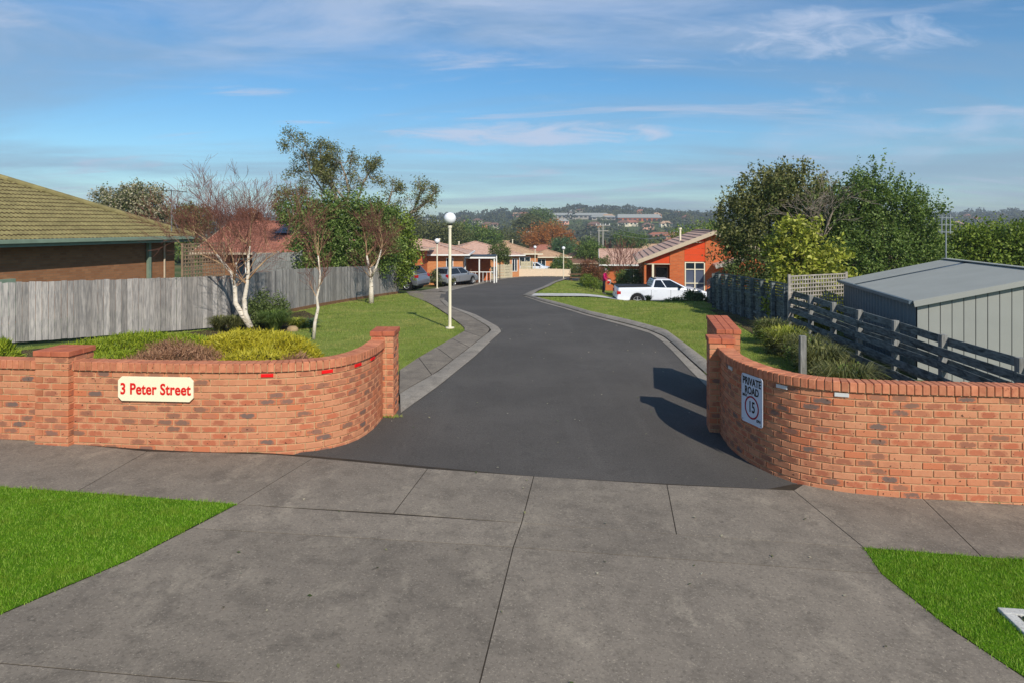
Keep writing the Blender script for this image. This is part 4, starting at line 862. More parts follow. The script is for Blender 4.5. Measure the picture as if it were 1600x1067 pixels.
# ------------------------------------------------------------------ simple houses with their parts
def house(name, label, x, y, rz, w, d, eave, pitch, style, wall, roof, openings=(), over=.5, z=None, trim='beige_trim', chimney=None, courses=True, group=None):
    """w along local x (the front is local -y), d back; style hip or gable (ridge along x)"""
    z = G(x, y) - .1 if z is None else z; root = thing(name, label, 'house', (x, y, z), rz, group); tp = math.tan(math.radians(pitch)); o = over
    MB().prism([(0, 0), (w, 0), (w, d), (0, d)], -.6, eave).build('wall', wall, root)
    A, B, half = -o, w + o, d / 2 + o; ze = eave - o * tp * .2; zr = ze + half * tp; m = MB(); e0, e1 = (half, half) if style == 'hip' else (0, 0)
    def slope(p0, p1, q1, q0, nrow):
        """a tiled slope: every course a small step"""
        p0, p1, q0, q1 = map(Vector, (p0, p1, q0, q1))
        for r in range(nrow):
            t0, t1 = r / nrow, (r + 1) / nrow; a, b = p0.lerp(q0, t0), p1.lerp(q1, t0); c, e = p1.lerp(q1, t1), p0.lerp(q0, t1); up = Vector((0, 0, .045)); lo = Vector((0, 0, .005))
            m.add([a + up, b + up, c + lo, e + lo, a + lo, b + lo], [(0, 1, 2, 3), (4, 5, 1, 0)])
    nr = max(6, int(half / .33))
    slope((A, -o, ze), (B, -o, ze), (B - e1, d / 2, zr), (A + e0, d / 2, zr), nr); slope((B, d + o, ze), (A, d + o, ze), (A + e0, d / 2, zr), (B - e1, d / 2, zr), nr)
    if style == 'hip': slope((A, d + o, ze), (A, -o, ze), (A + half, d / 2, zr), (A + half, d / 2, zr), nr); slope((B, -o, ze), (B, d + o, ze), (B - half, d / 2, zr), (B - half, d / 2, zr), nr)
    rf = m.build('roof', roof, root)
    if style == 'hip':
        for p, q in (((A, -o), A + half), ((A, d + o), A + half), ((B, -o), B - half), ((B, d + o), B - half)): MB().bar((p[0], p[1], ze + .06), (q, d / 2, zr + .06), .2, .06).build('hip_cap', roof, rf)
    MB().bar((A + e0, d / 2, zr + .05), (B - e1, d / 2, zr + .05), .22, .08).build('ridge_cap', roof, rf)
    if style == 'gable':
        for xx in (.02, w - .14): MB().prism([(-o * .0, ze + o * tp), (d, ze + o * tp), (d / 2, zr - .02)], 0, .12, 'Y')
        for xx in (0.0, w - .12):
            g = MB(); g.add([(xx, 0, eave - .01), (xx, d, eave - .01), (xx, d / 2, zr - .04), (xx + .12, 0, eave - .01), (xx + .12, d, eave - .01), (xx + .12, d / 2, zr - .04)], [(0, 2, 1), (3, 4, 5), (0, 1, 4, 3), (1, 2, 5, 4), (2, 0, 3, 5)]); g.build('gable_wall', wall, root)
        for xx in (A, B):
            for s in (-1, 1): MB().bar((xx, d / 2 + s * half, ze - .04), (xx, d / 2, zr - .04), .03, .18).build('barge_board', trim, root)
    for yy in (-o - .05, d + o + .05): MB().box((w / 2, yy, ze - .01), (w + 2 * o, .11, .12)).build('gutter', trim, root)
    if style == 'hip':
        for xx in (A - .05, B + .05): MB().box((xx, d / 2, ze - .01), (.11, d + 2 * o, .12)).build('gutter', trim, root)
    MB().prism([(A, -o), (B, -o), (B, d + o), (A, d + o)], ze - .07, ze - .03).build('soffit', trim, root)
    for k, x0, x1, z0, z1, face in openings:
        fr = MB(); cx, cz, ww, hh = (x0 + x1) / 2, (z0 + z1) / 2, x1 - x0, z1 - z0; dep = .05
        def bx(c, dd):
            if face == 'f': fr.box((c[0], -c[1], c[2]), dd)
            elif face == 'r': fr.box((w + c[1], c[0], c[2]), (dd[1], dd[0], dd[2]))
            else: fr.box((-c[1], c[0], c[2]), (dd[1], dd[0], dd[2]))
        t = .06
        bx((cx, .02, z1 - t / 2), (ww, dep, t)); bx((cx, .02, z0 + t / 2), (ww, dep, t)); bx((x0 + t / 2, .02, cz), (t, dep, hh - 2 * t)); bx((x1 - t / 2, .02, cz), (t, dep, hh - 2 * t))
        if k == 'window': bx((cx, .02, cz), (t, dep * .8, hh - 2 * t))
        f = fr.build('window' if k == 'window' else 'door', 'white_paint' if k == 'window' else 'beige_trim', root); fr = MB(); bx((cx, .008, cz), (ww - 2 * t, .012, hh - 2 * t)); fr.build('pane' if k == 'window' else 'door_leaf', 'window_glass' if k == 'window' else 'dark_recess', f)
    for v in (chimney or ()): MB().lathe([(.06, 0), (.06, 1.0), (.1, 1.0), (.1, 1.12), (0, 1.12)], n=8).build('vent_pipe', 'cream_paint', root, loc=(v[0], v[1], zr - v[2]))
    return root
# row along the left side of the road
YR = .35
h1 = house('unit_house', 'orange brick unit with pink tiled hip roof behind the silver cars', -13.1, 57, .0, 9.0, 7.5, 2.3, 15, 'hip', 'tan_brick', 'pink_tile', [('window', 7.6, 8.2, .1, 2.0, 'f'), ('window', 1.5, 3, .8, 2.0, 'r')], trim='white_paint', z=-1.75, chimney=[(6.5, 5, 1.0)])
h0 = house('unit_house', 'small orange brick wing with low tiled roof left of the parked cars', -10.3, 53.5, .0, 3.25, 3.3, 2.75, 9, 'hip', 'orange_brick', 'pink_tile', [('window', 2.0, 2.5, .6, 2.1, 'f')], trim='beige_trim', z=-1.65)
h2 = house('unit_house', 'brick unit with long pink tiled roof in the middle of the row', -7.2, 72.3, .24, 8.2, 8, 2.4, 17, 'hip', 'tan_brick', 'pink_tile', [('door', 6.5, 7.2, 0, 2.05, 'f'), ('window', 7.4, 8.0, .6, 2.0, 'f'), ('window', 1, 2.2, .7, 2, 'f')], trim='white_paint', z=-2.65, chimney=[(2.5, 5.5, 1.1)])
h3 = house('unit_house', 'brick unit with tan pink roof behind the timber panel fences', -4.0, 84, .08, 7.2, 8, 2.4, 18, 'hip', 'tan_brick', 'tan_tile', [('window', 4.9, 6.3, .9, 2.0, 'f')], trim='cream_paint', z=-2.95, chimney=[(4.5, 5.2, .9)])
h4 = house('unit_house', 'tan roofed brick unit behind the white car', 2.7, 95, .05, 5.0, 5, 2.3, 17, 'hip', 'tan_brick', 'tan_tile', [('window', .8, 2.0, .9, 2.0, 'f'), ('window', 3.0, 4.4, .9, 2.0, 'f')], trim='cream_paint', z=-3.75)
def pergola():
    s = thing('carport', 'dark flat roofed carport on white posts beside the silver hatchback', 'carport', (-4.45, 59.5, G(-4.4, 59.5)), .1)
    MB().prism([(0, 0), (3.0, -.2), (3.4, 2.8), (.2, 3.2)], 2.28, 2.36).build('roof', 'dark_metal', s)
    for p in ((.1, .1), (1.6, 0), (2.9, -.1), (3.2, 1.2), (3.3, 2.6)): MB().box((p[0], p[1], 1.1), (.1, .1, 2.4)).build('post', 'white_paint', s)
    MB().bar((0, 0, 2.2), (3.0, -.2, 2.2), .05, .14).build('beam', 'white_paint', s); MB().bar((.3, .2, .95), (2.9, -.05, .95), .05, .06).build('rail', 'white_paint', s)
    for i in range(9): q = Vector((.3, .2, 0)).lerp(Vector((2.9, -.05, 0)), i / 8); MB().box((q.x, q.y, .5), (.035, .035, .9)).build('baluster', 'white_paint', s)
    MB().box((1.5, 3.1, 1.1), (2.6, .1, 2.3)).build('back_wall', 'orange_brick', s)
pergola()
def panel_fence(label, a, b, h, n, mat, boards=5):
    s = thing('panel_fence', label, 'fence', (a[0], a[1], G(*a))); d = Vector((b[0] - a[0], b[1] - a[1])); z1 = G(*b) - G(*a)
    for i in range(n + 1): q = d * i / n; MB().box((q.x, q.y, h / 2 + z1 * i / n), (.1, .1, h + .15)).build('post', mat, s)
    for k in range(boards): z = h * (k + .5) / boards; MB().bar((0, 0, z), (d.x, d.y, z + z1), .03, h / boards - .03).build('board', mat, s)
plain('pale_timber', (196, 184, 156), .85, .2)
panel_fence('pale timber panel fence beside the dark carport', at(757, 420, 66)[:2], at(776, 420, 69)[:2], 1.25, 2, 'pale_timber')
panel_fence('pale timber panel fence in front of the middle unit', at(777, 420, 70.5)[:2], at(800, 420, 72.5)[:2], 1.45, 2, 'pale_timber')
panel_fence('pale timber panel fence under the tan pink roof', at(814, 420, 79)[:2], at(832, 420, 80)[:2], 1.6, 2, 'pale_timber')
def cream_fence():
    s = thing('steel_fence', 'low cream steel panel fence across the end of the road', 'fence'); a, b = Vector((-1.55, 74.5)), Vector((6.6, 77.3)); n = 10
    for i in range(n):
        p, q = a + (b - a) * i / n, a + (b - a) * (i + 1) / n; m = MB()
        for k in range(8):
            u, v = p.lerp(q, k / 8), p.lerp(q, (k + 1) / 8); off = .02 if k % 2 else 0; m.bar((u.x, u.y - off, G(*u) + .42), (v.x, v.y - off, G(*v) + .42), .02, .78)
        m.build('panel', 'cream_fence', s); MB().bar((p.x, p.y, G(*p) + .83), (q.x, q.y, G(*q) + .83), .06, .05).build('rail', 'cream_fence', s)
    for i in range(n + 1): p = a + (b - a) * i / n; MB().box((p.x, p.y, G(*p) + .45), (.07, .07, .95)).build('post', 'cream_fence', s)
cream_fence()
q = P(805.5, 433); m_ = MB().box((0, 0, .42), (.13, .13, .9)).build('bollard', 'white_paint', None, bevel=.01, loc=(q.x, q.y, q.z), label='white marker post at the bend before the cream fence', cat='post')
def picnic():
    q = at(900, 434, 70); s = thing('bench_seat', 'brown timber bench table near the far lamp', 'bench', (q.x, q.y, G(q.x, q.y)), .1)
    MB().box((0, 0, .72), (1.5, .7, .05)).build('table_top', 'timber_brown', s); 
    for y in (-.6, .6): MB().box((0, y, .42), (1.5, .26, .05)).build('seat', 'timber_brown', s)
    for x in (-.55, .55): MB().bar((x, -.62, .02), (x, .2, .7), .07, .07).bar((x, .62, .02), (x, -.2, .7), .07, .07).build('leg', 'timber_brown', s); MB().box((x, 0, .38), (.07, 1.3, .08)).build('cross_rail', 'timber_brown', s)
picnic()
# brick house with the orange panels on the right
def orange_house():
    rz = -.15; z0 = -1.47; root = thing('gabled_house', 'orange brick house with gabled front and red orange panels behind the white ute', 'house', (7.78, 39.75, z0), rz)
    eave, apx, tp = 2.46, 3.85, .395; slope = lambda u: eave + tp * (u + .3) if u < apx else eave + tp * (apx + .3) - tp * (u - apx); T = .12
    def wallp(pts, y0, y1, mat, name='wall'): return MB().prism(pts, y0, y1, 'Y').build(name, mat, root)
    top = lambda u: slope(u) - .12
    wallp([(1.37, -.4), (2.2, -.4), (2.2, top(2.2)), (1.37, top(1.37))], 0, .24, 'orange_brick')
    wallp([(3.37, -.4), (8.0, -.4), (8.0, top(8.0)), (apx, top(apx)), (3.37, top(3.37))], 0, .24, 'orange_brick')
    wallp([(2.2, -.4), (3.37, -.4), (3.37, .42), (2.2, .42)], .0, .24, 'orange_brick')
    for k in range(4):                                                       # boards of the panel above the window
        z0_, z1_ = 2.36 + k * .38, 2.36 + (k + 1) * .38 - .012
        a, b = min(z1_, top(2.21)), min(z1_, top(3.36))
        if z0_ < b: wallp([(2.21, z0_), (3.36, z0_), (3.36, b)] + ([(2.21, a)] if a > z0_ else []), .03, .1, 'orange_panel', 'panel_board')
    wallp([(0, 2.24), (1.36, 2.24), (1.36, top(1.36)), (0, top(0))], .03, .1, 'orange_panel', 'panel_board')
    # porch recess
    MB().box((.68, 1.4, 1.0), (1.5, .1, 2.9)).build('porch_wall', 'orange_brick', root); MB().box((-.02, .75, 1.0), (.12, 1.4, 2.9)).build('porch_wall', 'orange_brick', root); MB().box((1.5, .8, 1.0), (.2, 1.2, 2.9)).build('porch_wall', 'orange_brick', root)
    MB().box((.68, .7, 2.2), (1.5, 1.4, .06)).build('porch_ceiling', 'beige_trim', root); MB().box((.42, .06, .95), (.12, .12, 2.55)).build('porch_post', 'cream_paint', root)
    dr = MB().box((.96, .9, .95), (.72, .05, 2.1)).build('screen_door', 'beige_trim', root); mm = MB()
    for k in range(-10, 24):
        for s in (-1, 1):
            p0, p1 = Vector((.63 + .1 * k, .86, 0)), Vector((.63 + .1 * k + s * 2, .86, 2.0)); 
            t0 = max(0, min(1, ((.64 if s > 0 else 1.28) - p0.x) / (p1.x - p0.x))); t1 = max(0, min(1, ((1.28 if s > 0 else .64) - p0.x) / (p1.x - p0.x)))
            if t1 > t0 + .02: mm.bar(p0.lerp(p1, t0), p0.lerp(p1, t1), .012, .012)
    mm.build('security_mesh', 'grey_steel', dr); MB().box((.96, .872, .95), (.64, .01, 2.0)).build('door_leaf', 'dark_recess', dr)
    # tall window in four lights
    fr = MB(); x0, x1, za, zb = 2.22, 3.35, .43, 2.33; zt_ = [za, za + .68, zb - .42, zb]
    for x in (x0 + .03, (x0 + x1) / 2, x1 - .03): fr.box((x, .03, (za + zb) / 2), (.06, .09, zb - za))
    for z in zt_: fr.box(((x0 + x1) / 2, .03, z + (.03 if z == za else -.03 if z == zb else 0)), (x1 - x0, .085, .05))
    win = fr.build('window', 'cream_paint', root)
    for i in range(2):
        for k in range(3): MB().box((x0 + (x1 - x0) * (.25 + .5 * i), .045, (zt_[k] + zt_[k + 1]) / 2), (.5, .012, zt_[k + 1] - zt_[k] - .05)).build('pane', 'window_glass' if k == 2 else 'curtain_glass', win)
    # roof: two tiled slopes running back, with barge boards
    D = 9.2
    for s, (ua, ub) in ((0, (-.45, apx)), (1, (8.15, apx))):
        m = MB(); n = 13
        for r in range(n):
            u0, u1 = ua + (ub - ua) * r / n, ua + (ub - ua) * (r + 1) / n; a, b = slope(u0) + .06, slope(u1) + .01
            vs = [(u0, -.35, a), (u0, D, a), (u1, D, b), (u1, -.35, b), (u0, -.35, a - .05), (u0, D, a - .05)]; f = [(0, 3, 2, 1), (0, 1, 5, 4)]
            m.add(vs, f if s == 0 else [q[::-1] for q in f])
        m.build('roof', 'tan_tile' if 0 else 'pink_tile', root)
        MB().bar((ua, -.36, slope(ua) - .06), (ub, -.36, slope(ub) - .06), .04, .22).build('barge_board', 'beige_trim', root)
        MB().box((ua, D / 2 - .2, slope(ua) - .04), (.12, D + .3, .12)).build('gutter', 'beige_trim', root)
        m = MB().add([(ua, -.34, slope(ua) - .02), (ub, -.34, slope(ub) - .02), (ub, D, slope(ub) - .02), (ua, D, slope(ua) - .02)], [(0, 1, 2, 3)]); m.build('soffit', 'beige_trim', root)
    MB().bar((apx, -.36, slope(apx) + .04), (apx, D, slope(apx) + .04), .22, .08).build('ridge_cap', 'pink_tile', root)
    MB().box((-.0, D / 2 + .9, 1.0), (.2, D - 1.8, 2.9)).build('side_wall', 'orange_brick', root); MB().box((8.0, D / 2, 1.0), (.2, D, 2.9)).build('side_wall', 'orange_brick', root)
    MB().lathe([(.06, 0), (.06, .75), (.1, .75), (.1, .85), (0, .85)], n=8).build('vent_pipe', 'cream_paint', root, loc=(2.2, 2.6, slope(2.2)))
    # lower side porch roof
    m = MB(); m.add([(3.75, -1.3, 2.25), (5.4, -1.3, 2.75), (5.4, .0, 2.75), (3.75, 0, 2.25), (3.75, -1.3, 2.15), (5.4, -1.3, 2.65), (5.4, 0, 2.65), (3.75, 0, 2.15)], [(0, 1, 2, 3), (7, 6, 5, 4), (0, 4, 5, 1), (3, 7, 4, 0), (1, 5, 6, 2)]); m.build('porch_roof', 'pink_tile', root)
    MB().bar((3.75, -1.33, 2.12), (5.4, -1.33, 2.62), .03, .18).build('barge_board', 'grey_lattice', root); MB().box((5.0, -1.1, 1.0), (.3, .3, 3.0)).build('porch_pier', 'orange_brick', root)
    MB().box((4.6, -.6, -.02), (2.0, 1.2, .1)).build('step', 'pale_concrete', root)
orange_house()

# ------------------------------------------------------------------ vehicles
def wheel(parent, x, y, r, w, side):
    t = ob('wheel', None, None, parent, (x, y, r)); n = 28
    def ring(prof, name, mat, smooth=True):
        mb = MB(); vs = [(rr * math.cos(2 * math.pi * j / n), yy, rr * math.sin(2 * math.pi * j / n)) for rr, yy in prof for j in range(n)]
        fs = [(i * n + j, i * n + (j + 1) % n, (i + 1) * n + (j + 1) % n, (i + 1) * n + j) for i in range(len(prof) - 1) for j in range(n)]
        return mb.add(vs, fs).build(name, mat, t, smooth=smooth)
    h = w / 2; s = side
    ring([(r * .66, -h), (r * .93, -h), (r, -h * .7), (r, h * .7), (r * .93, h), (r * .66, h), (r * .66, -h)], 'tyre', 'tyre')
    m = MB()
    for k in range(5):
        a = 2 * math.pi * k / 5 + .3; m.bar((0, s * h * .75, 0), (r * .64 * math.cos(a), s * h * .8, r * .64 * math.sin(a)), r * .19, .03)
    m2 = [(r * .68, s * h * .95), (r * .6, s * h * .95), (r * .6, s * h * .3)]
    ring(m2, 'rim', 'alloy'); m.build('spokes', 'alloy', t); ring([(.0, s * h * .1), (r * .62, s * h * .1)], 'brake_disc', 'dark_metal')
def car(name, label, cat, loc, heading, paint, W, body, roof_z, belt, glass_x, roof_x, wheels, r, ute=False, wide=.14, rear_lights=((.62, .95),), tow=0):
    """body: side outline of the lower body from the rear sill up, over and down to the front sill; glass_x: belt line ends, roof_x: roof ends"""
    root = thing(name, label, cat, (loc[0], loc[1], G(loc[0], loc[1]) + .02), heading); sill = body[0][1]
    pts = list(body)                                   # goes rear-bottom -> top -> front-bottom (clockwise), then the underside with arches
    for wx in sorted(wheels, reverse=True):
        R = r * 1.14
        for k in range(9):
            a = math.pi * k / 8; x = wx + R * math.cos(a); z = r + R * math.sin(a)
            if z > sill: pts.append((x, z))
            else: pts.append((x, sill))
    mb = MB(); mb.prism(pts[::-1], -W / 2, W / 2, 'Y'); bd = mb.build('body', paint, root, bevel=.07, seg=3); bd.data.polygons.foreach_set('use_smooth', [True] * len(bd.data.polygons))
    MB().box((0, 0, sill + .08), (body[-1][0] - body[0][0] - .5, W - .5, .3)).build('underbody', 'black_plastic', root)
    for wx in wheels: MB().tube([(wx, -W / 2 + .05, r), (wx, W / 2 - .05, r)], r * 1.10, 20).build('wheel_well', 'black_plastic', root)
    for wx in wheels:
        for s in (-1, 1): wheel(root, wx, s * (W / 2 - .10), r, .22, s)
    # cabin: belt polygon up to the roof polygon, glass set a little proud of it
    b0, b1 = glass_x; t0, t1 = roof_x; wb, wt = W / 2 - .04, W / 2 - wide - .1; zb, zt = belt - .02, roof_z
    low = [(b0, -wb, zb), (b1, -wb, zb), (b1, wb, zb), (b0, wb, zb)]; up = [(t0, -wt, zt - .02), (t1, -wt, zt - .02), (t1, wt, zt - .02), (t0, wt, zt - .02)]
    cab = MB(); cab.add(low + up, [(0, 1, 5, 4), (1, 2, 6, 5), (2, 3, 7, 6), (3, 0, 4, 7), (4, 5, 6, 7)]); cb = cab.build('cabin', paint, root, bevel=.05, seg=3); cb.data.polygons.foreach_set('use_smooth', [True] * len(cb.data.polygons))
    V = [Vector(q) for q in low + up]
    def pane(nm, a, b, c, d, u0, u1, v0, v1, nrm):
        A, B, C, D = V[a], V[b], V[c], V[d]; f = lambda u, v: A.lerp(B, u).lerp(D.lerp(C, u), v); n = (B - A).cross(D - A).normalized() * nrm * .012
        q = [f(u0, v0) + n, f(u1, v0) + n, f(u1 - .02, v1) + n, f(u0 + .02, v1) + n]; MB().add(q + [p - n * .9 for p in q], [(0, 1, 2, 3), (7, 6, 5, 4), (0, 4, 5, 1), (1, 5, 6, 2), (2, 6, 7, 3), (3, 7, 4, 0)]).build(nm, 'car_glass', root)
    for a, b, c, d in ((0, 1, 5, 4), (2, 3, 7, 6)):
        sp = ((.07, .55), (.58, .92)) if not ute else ((.06, .40), (.43, .92))
        if a == 2: sp = tuple((1 - e, 1 - s_) for s_, e in sp)
        for s_, e in sp: pane('side_window', a, b, c, d, s_, e, .06, .90, 1)
    pane('windscreen', 1, 2, 6, 5, .07, .93, .08, .9, 1); pane('rear_window', 3, 0, 4, 7, .08, .92, .15, .88, 1)
    xr, xf = body[0][0], body[-1][0]
    for s in (-1, 1):
        for z0, z1 in rear_lights: MB().box((xr + .10, s * (W / 2 - .10), (z0 + z1) / 2), (.22, .205, z1 - z0)).build('tail_light', 'tail_red', root, bevel=.03)
        MB().box((xf - .16, s * (W / 2 - .2), .66), (.34, .34, .13)).build('headlight', 'lamp_clear', root, bevel=.03)
        MB().box((b1 - .45, s * (W / 2 + .06), belt + .04), (.12, .2, .13)).build('mirror', paint if not ute else 'black_plastic', root, bevel=.03)
        for hx in ((b0 + .55, b0 + 1.55) if not ute else (b0 + .25,)): MB().box((hx, s * (W / 2 + .008), belt - .14), (.18, .03, .035)).build('door_handle', paint, root, bevel=.008)
        for hx in (((b0 + b1) / 2 - .05,) if not ute else (b0 + 1.02, b0 + .0)): MB().box((hx, s * (W / 2 + .001), (belt + sill) / 2), (.012, .012, belt - sill - .22)).build('door_gap', 'black_plastic', root)
    MB().box((xr - .012, 0, .62), (.012, .38, .12)).build('number_plate', 'plate_white', root); MB().box((xr + .03, 0, .36), (.12, W - .3, .16)).build('bumper_insert', 'black_plastic', root, bevel=.02)
    MB().box((xf - .02, 0, .5), (.06, W * .55, .16)).build('grille', 'black_plastic', root, bevel=.02)
    return root
UTE = [(-2.5, .24), (-2.52, .50), (-2.47, .74), (-2.44, 1.0), (-.62, 1.03), (1.0, .98), (1.75, .90), (2.28, .76), (2.46, .60), (2.48, .40), (2.40, .22)]
ute = car('utility_truck', 'white single cab ute parked on the concrete driveway', 'ute', (8.05, 36.75), -.02, 'white_car', 1.86, UTE, 1.45, 1.0, (-.72, 1.22), (-.52, .30), (-1.45, 1.5), .335, ute=True, rear_lights=((.64, .84),))
MB().box((-1.58, 0, 1.045), (1.72, 1.62, .03)).build('tonneau_cover', 'black_plastic', ute, bevel=.01); MB().box((-.45, 0, 1.455), (.1, 1.3, .02)).build('roof_strip', 'black_plastic', ute)
SUV = [(-2.0, .30), (-2.06, .55), (-2.02, .78), (-1.93, .98), (-1.2, 1.02), (.75, 1.0), (1.5, .93), (1.92, .80), (2.08, .62), (2.1, .40), (2.02, .26)]
suv = car('hatchback_suv', 'dark silver compact suv half hidden by the end of the paling fence', 'car', (-7.7, 45.6), math.atan2(.34, -.94), 'steel_paint', 1.8, SUV, 1.56, 1.0, (-1.92, 1.05), (-1.45, .25), (-1.25, 1.32), .335, rear_lights=((.82, 1.02),))
MB().box((-1.55, 0, 1.55), (.4, 1.15, .03)).build('roof_spoiler', 'black_plastic', suv, bevel=.01)
HAT = [(-2.15, .28), (-2.2, .52), (-2.17, .76), (-2.1, .94), (-1.2, .98), (.75, .95), (1.5, .86), (1.95, .72), (2.15, .56), (2.15, .36), (2.05, .24)]
car('station_wagon', 'pale silver wagon with red tail lights parked beside the carport', 'car', (-4.6, 54.6), math.atan2(.86, .50), 'silver_paint', 1.76, HAT, 1.47, .96, (-2.05, 1.05), (-1.6, .2), (-1.3, 1.35), .315, rear_lights=((.66, .98),))
car('sedan', 'small white sedan parked behind the low cream fence', 'car', (2.95, 82.5), -.12, 'white_car', 1.7, HAT, 1.40, .92, (-1.5, 1.0), (-.9, .15), (-1.3, 1.35), .30)

# ------------------------------------------------------------------ the person with the leaf blower
def person():
    x, y = at(944, 463, 45.5)[:2]; z = G(x, y)
    root = thing('person', 'person in a bright pink top and dark trousers blowing leaves behind the ute', 'person', (x, y, z), -.35)
    # local: facing +x; joints of one continuous body
    J = [((0, 0, .90), .125), ((.02, 0, 1.10), .125), ((.06, 0, 1.28), .14), ((.10, 0, 1.40), .075), ((.13, 0, 1.47), .055), ((.15, 0, 1.56), .092), ((.16, 0, 1.64), .085),          # 0-6 trunk, neck, head
         ((.02, -.10, .84), .095), ((.06, -.12, .47), .062), ((.0, -.12, .10), .045), ((.14, -.13, .04), .04),                                                                          # 7-10 right leg
         ((-.02, .10, .84), .095), ((-.06, .12, .47), .062), ((-.14, .12, .10), .045), ((.0, .13, .04), .04),                                                                          # 11-14 left leg
         ((.06, -.19, 1.33), .062), ((.05, -.25, 1.08), .048), ((.26, -.24, .94), .036), ((.34, -.23, .92), .034),                                                                       # 15-18 right arm
         ((.06, .19, 1.33), .062), ((.12, .25, 1.09), .048), ((.33, .12, 1.02), .036), ((.40, .06, 1.0), .034)]                                                                         # 19-22 left arm
    E_ = [(0, 1), (1, 2), (2, 3), (3, 4), (4, 5), (5, 6), (0, 7), (7, 8), (8, 9), (9, 10), (0, 11), (11, 12), (12, 13), (13, 14), (2, 15), (15, 16), (16, 17), (17, 18), (2, 19), (19, 20), (20, 21), (21, 22)]
    me = bpy.data.meshes.new('body'); me.from_pydata([j[0] for j in J], E_, []); o = ob('body', me, None, root)
    md = o.modifiers.new('skin', 'SKIN'); md.use_smooth_shade = True
    for i, (_, r_) in enumerate(J): me.skin_vertices[0].data[i].radius = (r_, r_ * (1.25 if i in (0, 1, 2) else 1.0))
    me.skin_vertices[0].data[0].use_root = True
    sb = o.modifiers.new('sub', 'SUBSURF'); sb.levels = 2; sb.render_levels = 2
    dg = bpy.context.evaluated_depsgraph_get(); em = bpy.data.meshes.new_from_object(o.evaluated_get(dg)); o.modifiers.clear(); o.data = em; em.materials.clear()
    for m in ('skin', 'pink_top', 'dark_trousers', 'shoe'): em.materials.append(MATS[m])
    for p in em.polygons:
        c = p.center; p.use_smooth = True
        if c.z > 1.42: k = 0
        elif c.z < .085: k = 3
        elif c.z < .90 and abs(c.y) < .2 and c.x < .22: k = 2
        elif c.x > .29: k = 0
        else: k = 1
        p.material_index = k
    hr = MB().lathe([(.0, .10), (.06, .085), (.095, .04), (.10, -.02), (.085, -.08), (.05, -.11)], n=14); hr.build('hair', 'grey_hair', root, smooth=True, loc=(.12, 0, 1.625))
    hd = MB()
    for s in (-1, 1):
        base = Vector((.34, -.23, .92)) if s < 0 else Vector((.40, .06, 1.0))
        for k in range(4): hd.tube([base + Vector((.02, (k - 1.5) * .02, 0)), base + Vector((.065, (k - 1.5) * .02, -.012)), base + Vector((.07 - .01 * (k == 3), (k - 1.5) * .02, -.05))], [.011, .010, .008], 6)
        hd.tube([base + Vector((.0, .03, .0)), base + Vector((.04, .045, -.01)), base + Vector((.06, .03, -.03))], [.012, .011, .009], 6)
    hd.build('fingers', 'skin', root, smooth=True)
    fc = MB(); fc.tube([(.235, 0, 1.585), (.268, 0, 1.56)], [.012, .018], 8)
    for s in (-1, 1): fc.box((.232, s * .036, 1.605), (.02, .026, .014)); fc.box((.15, s * .095, 1.58), (.03, .02, .06))
    fc.box((.235, 0, 1.525), (.012, .045, .012)); fc.build('face_features', 'skin', root)
    m = Matrix.Translation((x, y, z)) @ Matrix.Rotation(-.35, 4, 'Z'); c = m @ Vector((.36, -.15, .82))
    b = thing('leaf_blower', 'white and red leaf blower held by the person in pink', 'leaf blower', c, -.35)
    MB().lathe([(0, -.15), (.10, -.15), (.15, -.05), (.15, .08), (.09, .16), (0, .16)], n=16).build('housing', 'white_paint', b, smooth=False); MB().lathe([(0, -.02), (.1, -.02), (.1, .02), (0, .02)], n=14).build('cover', 'red_paint', b, loc=(0, -.15, .0)).rotation_euler = (math.pi / 2, 0, 0)
    MB().tube([(-.1, -.0, .14), (-.02, 0, .22), (.1, 0, .21), (.14, 0, .12)], .018, 8).build('handle', 'black_plastic', b); MB().tube([(.08, 0, -.02), (.3, 0, -.16), (.72, 0, -.50)], [.06, .05, .04], 10).build('blower_tube', 'black_plastic', b)
person()

# ------------------------------------------------------------------ trees and shrubs
def crown_obj(parent, blobs, n, size, mat, seed, name='crown', up=.3, aspect=.55, clumps=None, spread=.16, inner=.45, zmin=None, shoots=0):
    rng = np.random.default_rng(seed); p = crown_points(blobs, n, rng, clumps, spread, inner)
    if shoots:                                             # leafy shoots standing out of the top
        B = np.array(blobs, float); i = rng.choice(len(B), shoots); d = rng.normal(size=(shoots, 3)); d[:, 2] = np.abs(d[:, 2]) + .3; d /= np.linalg.norm(d, axis=1)[:, None]; b = B[i, :3] + d * B[i, 3:] * .9
        k = 16; t = np.linspace(0, 1, k); ln = rng.uniform(.2, .6, shoots); dr = d * .35 + rng.normal(size=(shoots, 3)) * .12; dr[:, 2] += 1
        p = np.concatenate([p, (b[:, None] + dr[:, None] * (t[None, :, None] * ln[:, None, None]) + rng.normal(size=(shoots, k, 3)) * .04).reshape(-1, 3)])
    if zmin is not None: p = p[p[:, 2] > zmin]
    V, Q = leaf_cards(p, size, rng, aspect, up); return ob(name, fast_mesh(name, V, Q), mat, parent)
